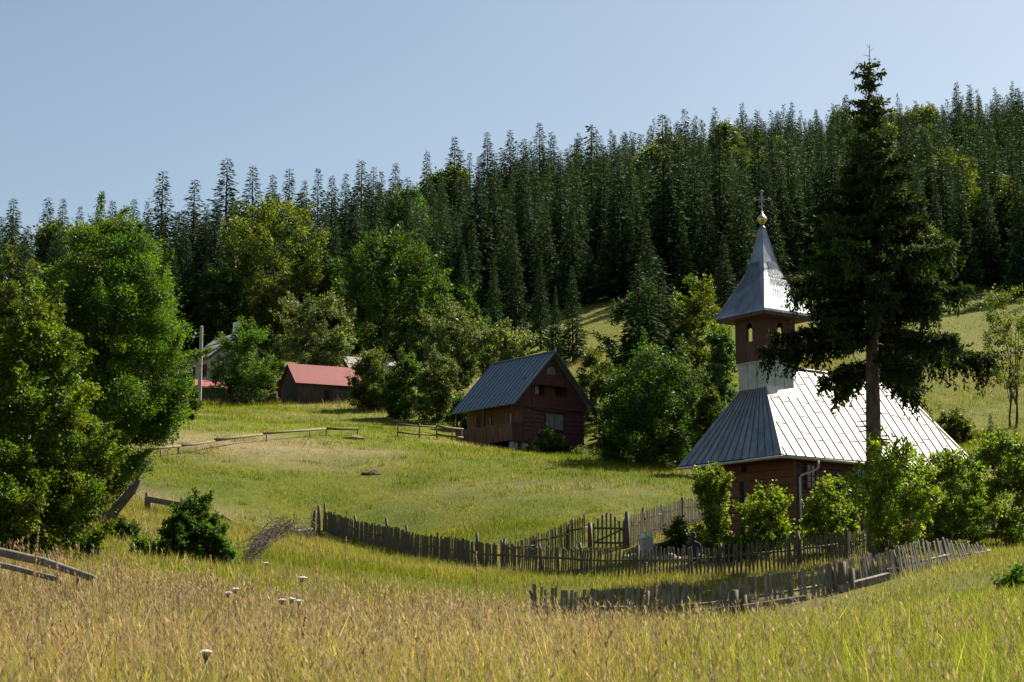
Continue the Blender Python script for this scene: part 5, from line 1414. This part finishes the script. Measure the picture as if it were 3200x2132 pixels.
# ================================================================== stalks and flowers on the near bank
def dock(px, top, bot, d, col, label, group=None):
    g = G(px, bot, d); H = P(px, top, d)[2] - g[2]; root = empty('weed_stalk', g); tag(root, label, 'dry weed', group)
    r = random.Random(int(px * 7)); mb = MB(); tx, ty = r.uniform(-.10, .10) * H, r.uniform(-.1, .1) * H
    mb.tube([(0, 0, -.05), (tx * .3, ty * .3, H * .5), (tx, ty, H)], [.004 + .00012 * d, .003 + .0001 * d, .002], 5)
    mb.build('stem', M['rust'], root); mb = MB()
    for i in range(70):
        t = r.uniform(.45, 1); c = np.array([tx * t * t, ty * t * t, H * t]); k = .016 * (1.3 - t) * r.uniform(.2, 1) * (1 + H * .6); a = r.uniform(0, 6.28)
        c = c + np.array([math.cos(a) * k, math.sin(a) * k, r.uniform(-.02, .02)]); s = r.uniform(.005, .010) * (1 + d / 60)
        mb.add([c + np.array([0, 0, s * 1.6]), c + np.array([s, 0, 0]), c + np.array([0, s, 0]), c + np.array([-s, 0, 0]), c + np.array([0, -s, 0]), c + np.array([0, 0, -s * 1.6])],
               [(0, 1, 2), (0, 2, 3), (0, 3, 4), (0, 4, 1), (5, 2, 1), (5, 3, 2), (5, 4, 3), (5, 1, 4)])
    mb.build('seed_head', M['rust'], root)
dock(478, 551, 600, 29, 0, 'tall solitary rusty dry weed stalk in front of the dark picket fence')
dock(34, 526, 566, 24.5, 0, 'withered dry weed stalk standing against the tall leafy bush')
dock(213, 555, 590, 26, 0, 'rusty dry weed stalk in front of the compact dark round bush')
dock(346, 537, 575, 40, 0, 'reddish dry weed stalk by the sagging board fence')
dock(318, 545, 590, 30, 0, 'thin pale dry weed stalk below the fence corner')
dock(643, 562, 590, 33, 0, 'dry weed stalk beneath the rubbish bin and dark fence')
for px, top, bot, d in ((1006, 610, 645, 25), (530, 585, 615, 24), (120, 560, 585, 25), (655, 566, 592, 31), (60, 555, 590, 23), (300, 610, 655, 13)):
    dock(px, top, bot, d, 0, 'thin rust coloured dry weed stalk rising from the tall dry grass', 'dry weed stalks in the tall grass')
def umbel(px, py, d, rad, label, group=None):
    p = P(px, py, d); g = np.array([p[0], d, h(p[0], d)]); H = p[2] - g[2]; root = empty('white_umbel', g); tag(root, label, 'flower', group)
    r = random.Random(int(px * 3)); mb = MB(); mb.tube([(0, 0, -.05), (.02, 0, H * .6), (0, 0, H - .03)], [.006, .005, .004], 5)
    for i in range(12):
        a = 6.28 * i / 12; k = rad * r.uniform(.35, .9); mb.tube([(0, 0, H - .06), (math.cos(a) * k, math.sin(a) * k, H - .005)], .0025, 4, False)
    mb.build('stem', M['deadgrass'], root); mb = MB()
    for i in range(60):
        a = r.uniform(0, 6.28); k = rad * math.sqrt(r.random()); s = rad * r.uniform(.12, .22); mb.lathe([(s * .3, -.4 * s), (s, 0), (s * .5, .45 * s)], (math.cos(a) * k, math.sin(a) * k, H + rad * .25 * (1 - (k / rad) ** 2) + r.uniform(-.004, .004)), 6)
    mb.build('blossom', M['white'], root)
umbel(302, 578, 22, .062, 'largest white umbel flower above the dip in the grass')
umbel(206, 652, 10, .036, 'white umbel flower close to the path in the tall grass')
for px, py, d in ((235, 589, 20), (228, 593, 19), (291, 599, 19), (299, 601, 18), (266, 563, 28), (282, 600, 19)):
    umbel(px, py, d, .045, 'small white umbel flower in the green grass below the fence corner', 'small umbel flowers')

# ================================================================== light, sky, camera
SAZ, SEL = R(47), R(47)
sv = Vector((math.sin(SAZ) * math.cos(SEL), math.cos(SAZ) * math.cos(SEL), math.sin(SEL)))
sl = bpy.data.lights.new('sun', 'SUN'); sl.energy = 5.0; sl.angle = R(.53); sl.color = (1, .93, .79)
so = bpy.data.objects.new('sun', sl); C.objects.link(so); so.rotation_euler = sv.to_track_quat('Z', 'Y').to_euler(); so.location = (60, 40, 80)
w = bpy.data.worlds.new('World'); bpy.context.scene.world = w; w.use_nodes = True
nt = w.node_tree; bg = nt.nodes['Background']; sky = nt.nodes.new('ShaderNodeTexSky'); sky.sky_type = 'NISHITA'; sky.sun_disc = False
sky.sun_elevation = SEL; sky.sun_rotation = SAZ; sky.altitude = 900; sky.air_density = 1.0; sky.dust_density = 2.5; sky.ozone_density = 1.0
tn = nt.nodes.new('ShaderNodeMix'); tn.data_type = 'RGBA'; tn.blend_type = 'MULTIPLY'; tn.inputs[0].default_value = 1; tn.inputs[7].default_value = (1.14, 1.08, .94, 1)
nt.links.new(sky.outputs[0], tn.inputs[6]); nt.links.new(tn.outputs[2], bg.inputs[0]); bg.inputs[1].default_value = .051

cd = bpy.data.cameras.new('camera'); cam = bpy.data.objects.new('camera', cd); C.objects.link(cam)
cd.sensor_width = 36; cd.lens = F / 1024 * 36; cd.clip_start = .1; cd.clip_end = 3000
cam.location = (0, 0, 0); cam.rotation_euler = (math.pi / 2 + TH, 0, 0)
cd.dof.use_dof = True; cd.dof.focus_distance = 62; cd.dof.aperture_fstop = 9
sc = bpy.context.scene; sc.camera = cam
sc.view_settings.view_transform = 'Standard'; sc.view_settings.look = 'None'; sc.view_settings.exposure = 1.38; sc.view_settings.gamma = 1
sc.render.engine = 'CYCLES'; sc.cycles.use_denoising = True
sc.cycles.max_bounces = 8; sc.cycles.diffuse_bounces = 3; sc.cycles.transmission_bounces = 4; sc.cycles.transparent_max_bounces = 4
sc.cycles.sample_clamp_indirect = 4
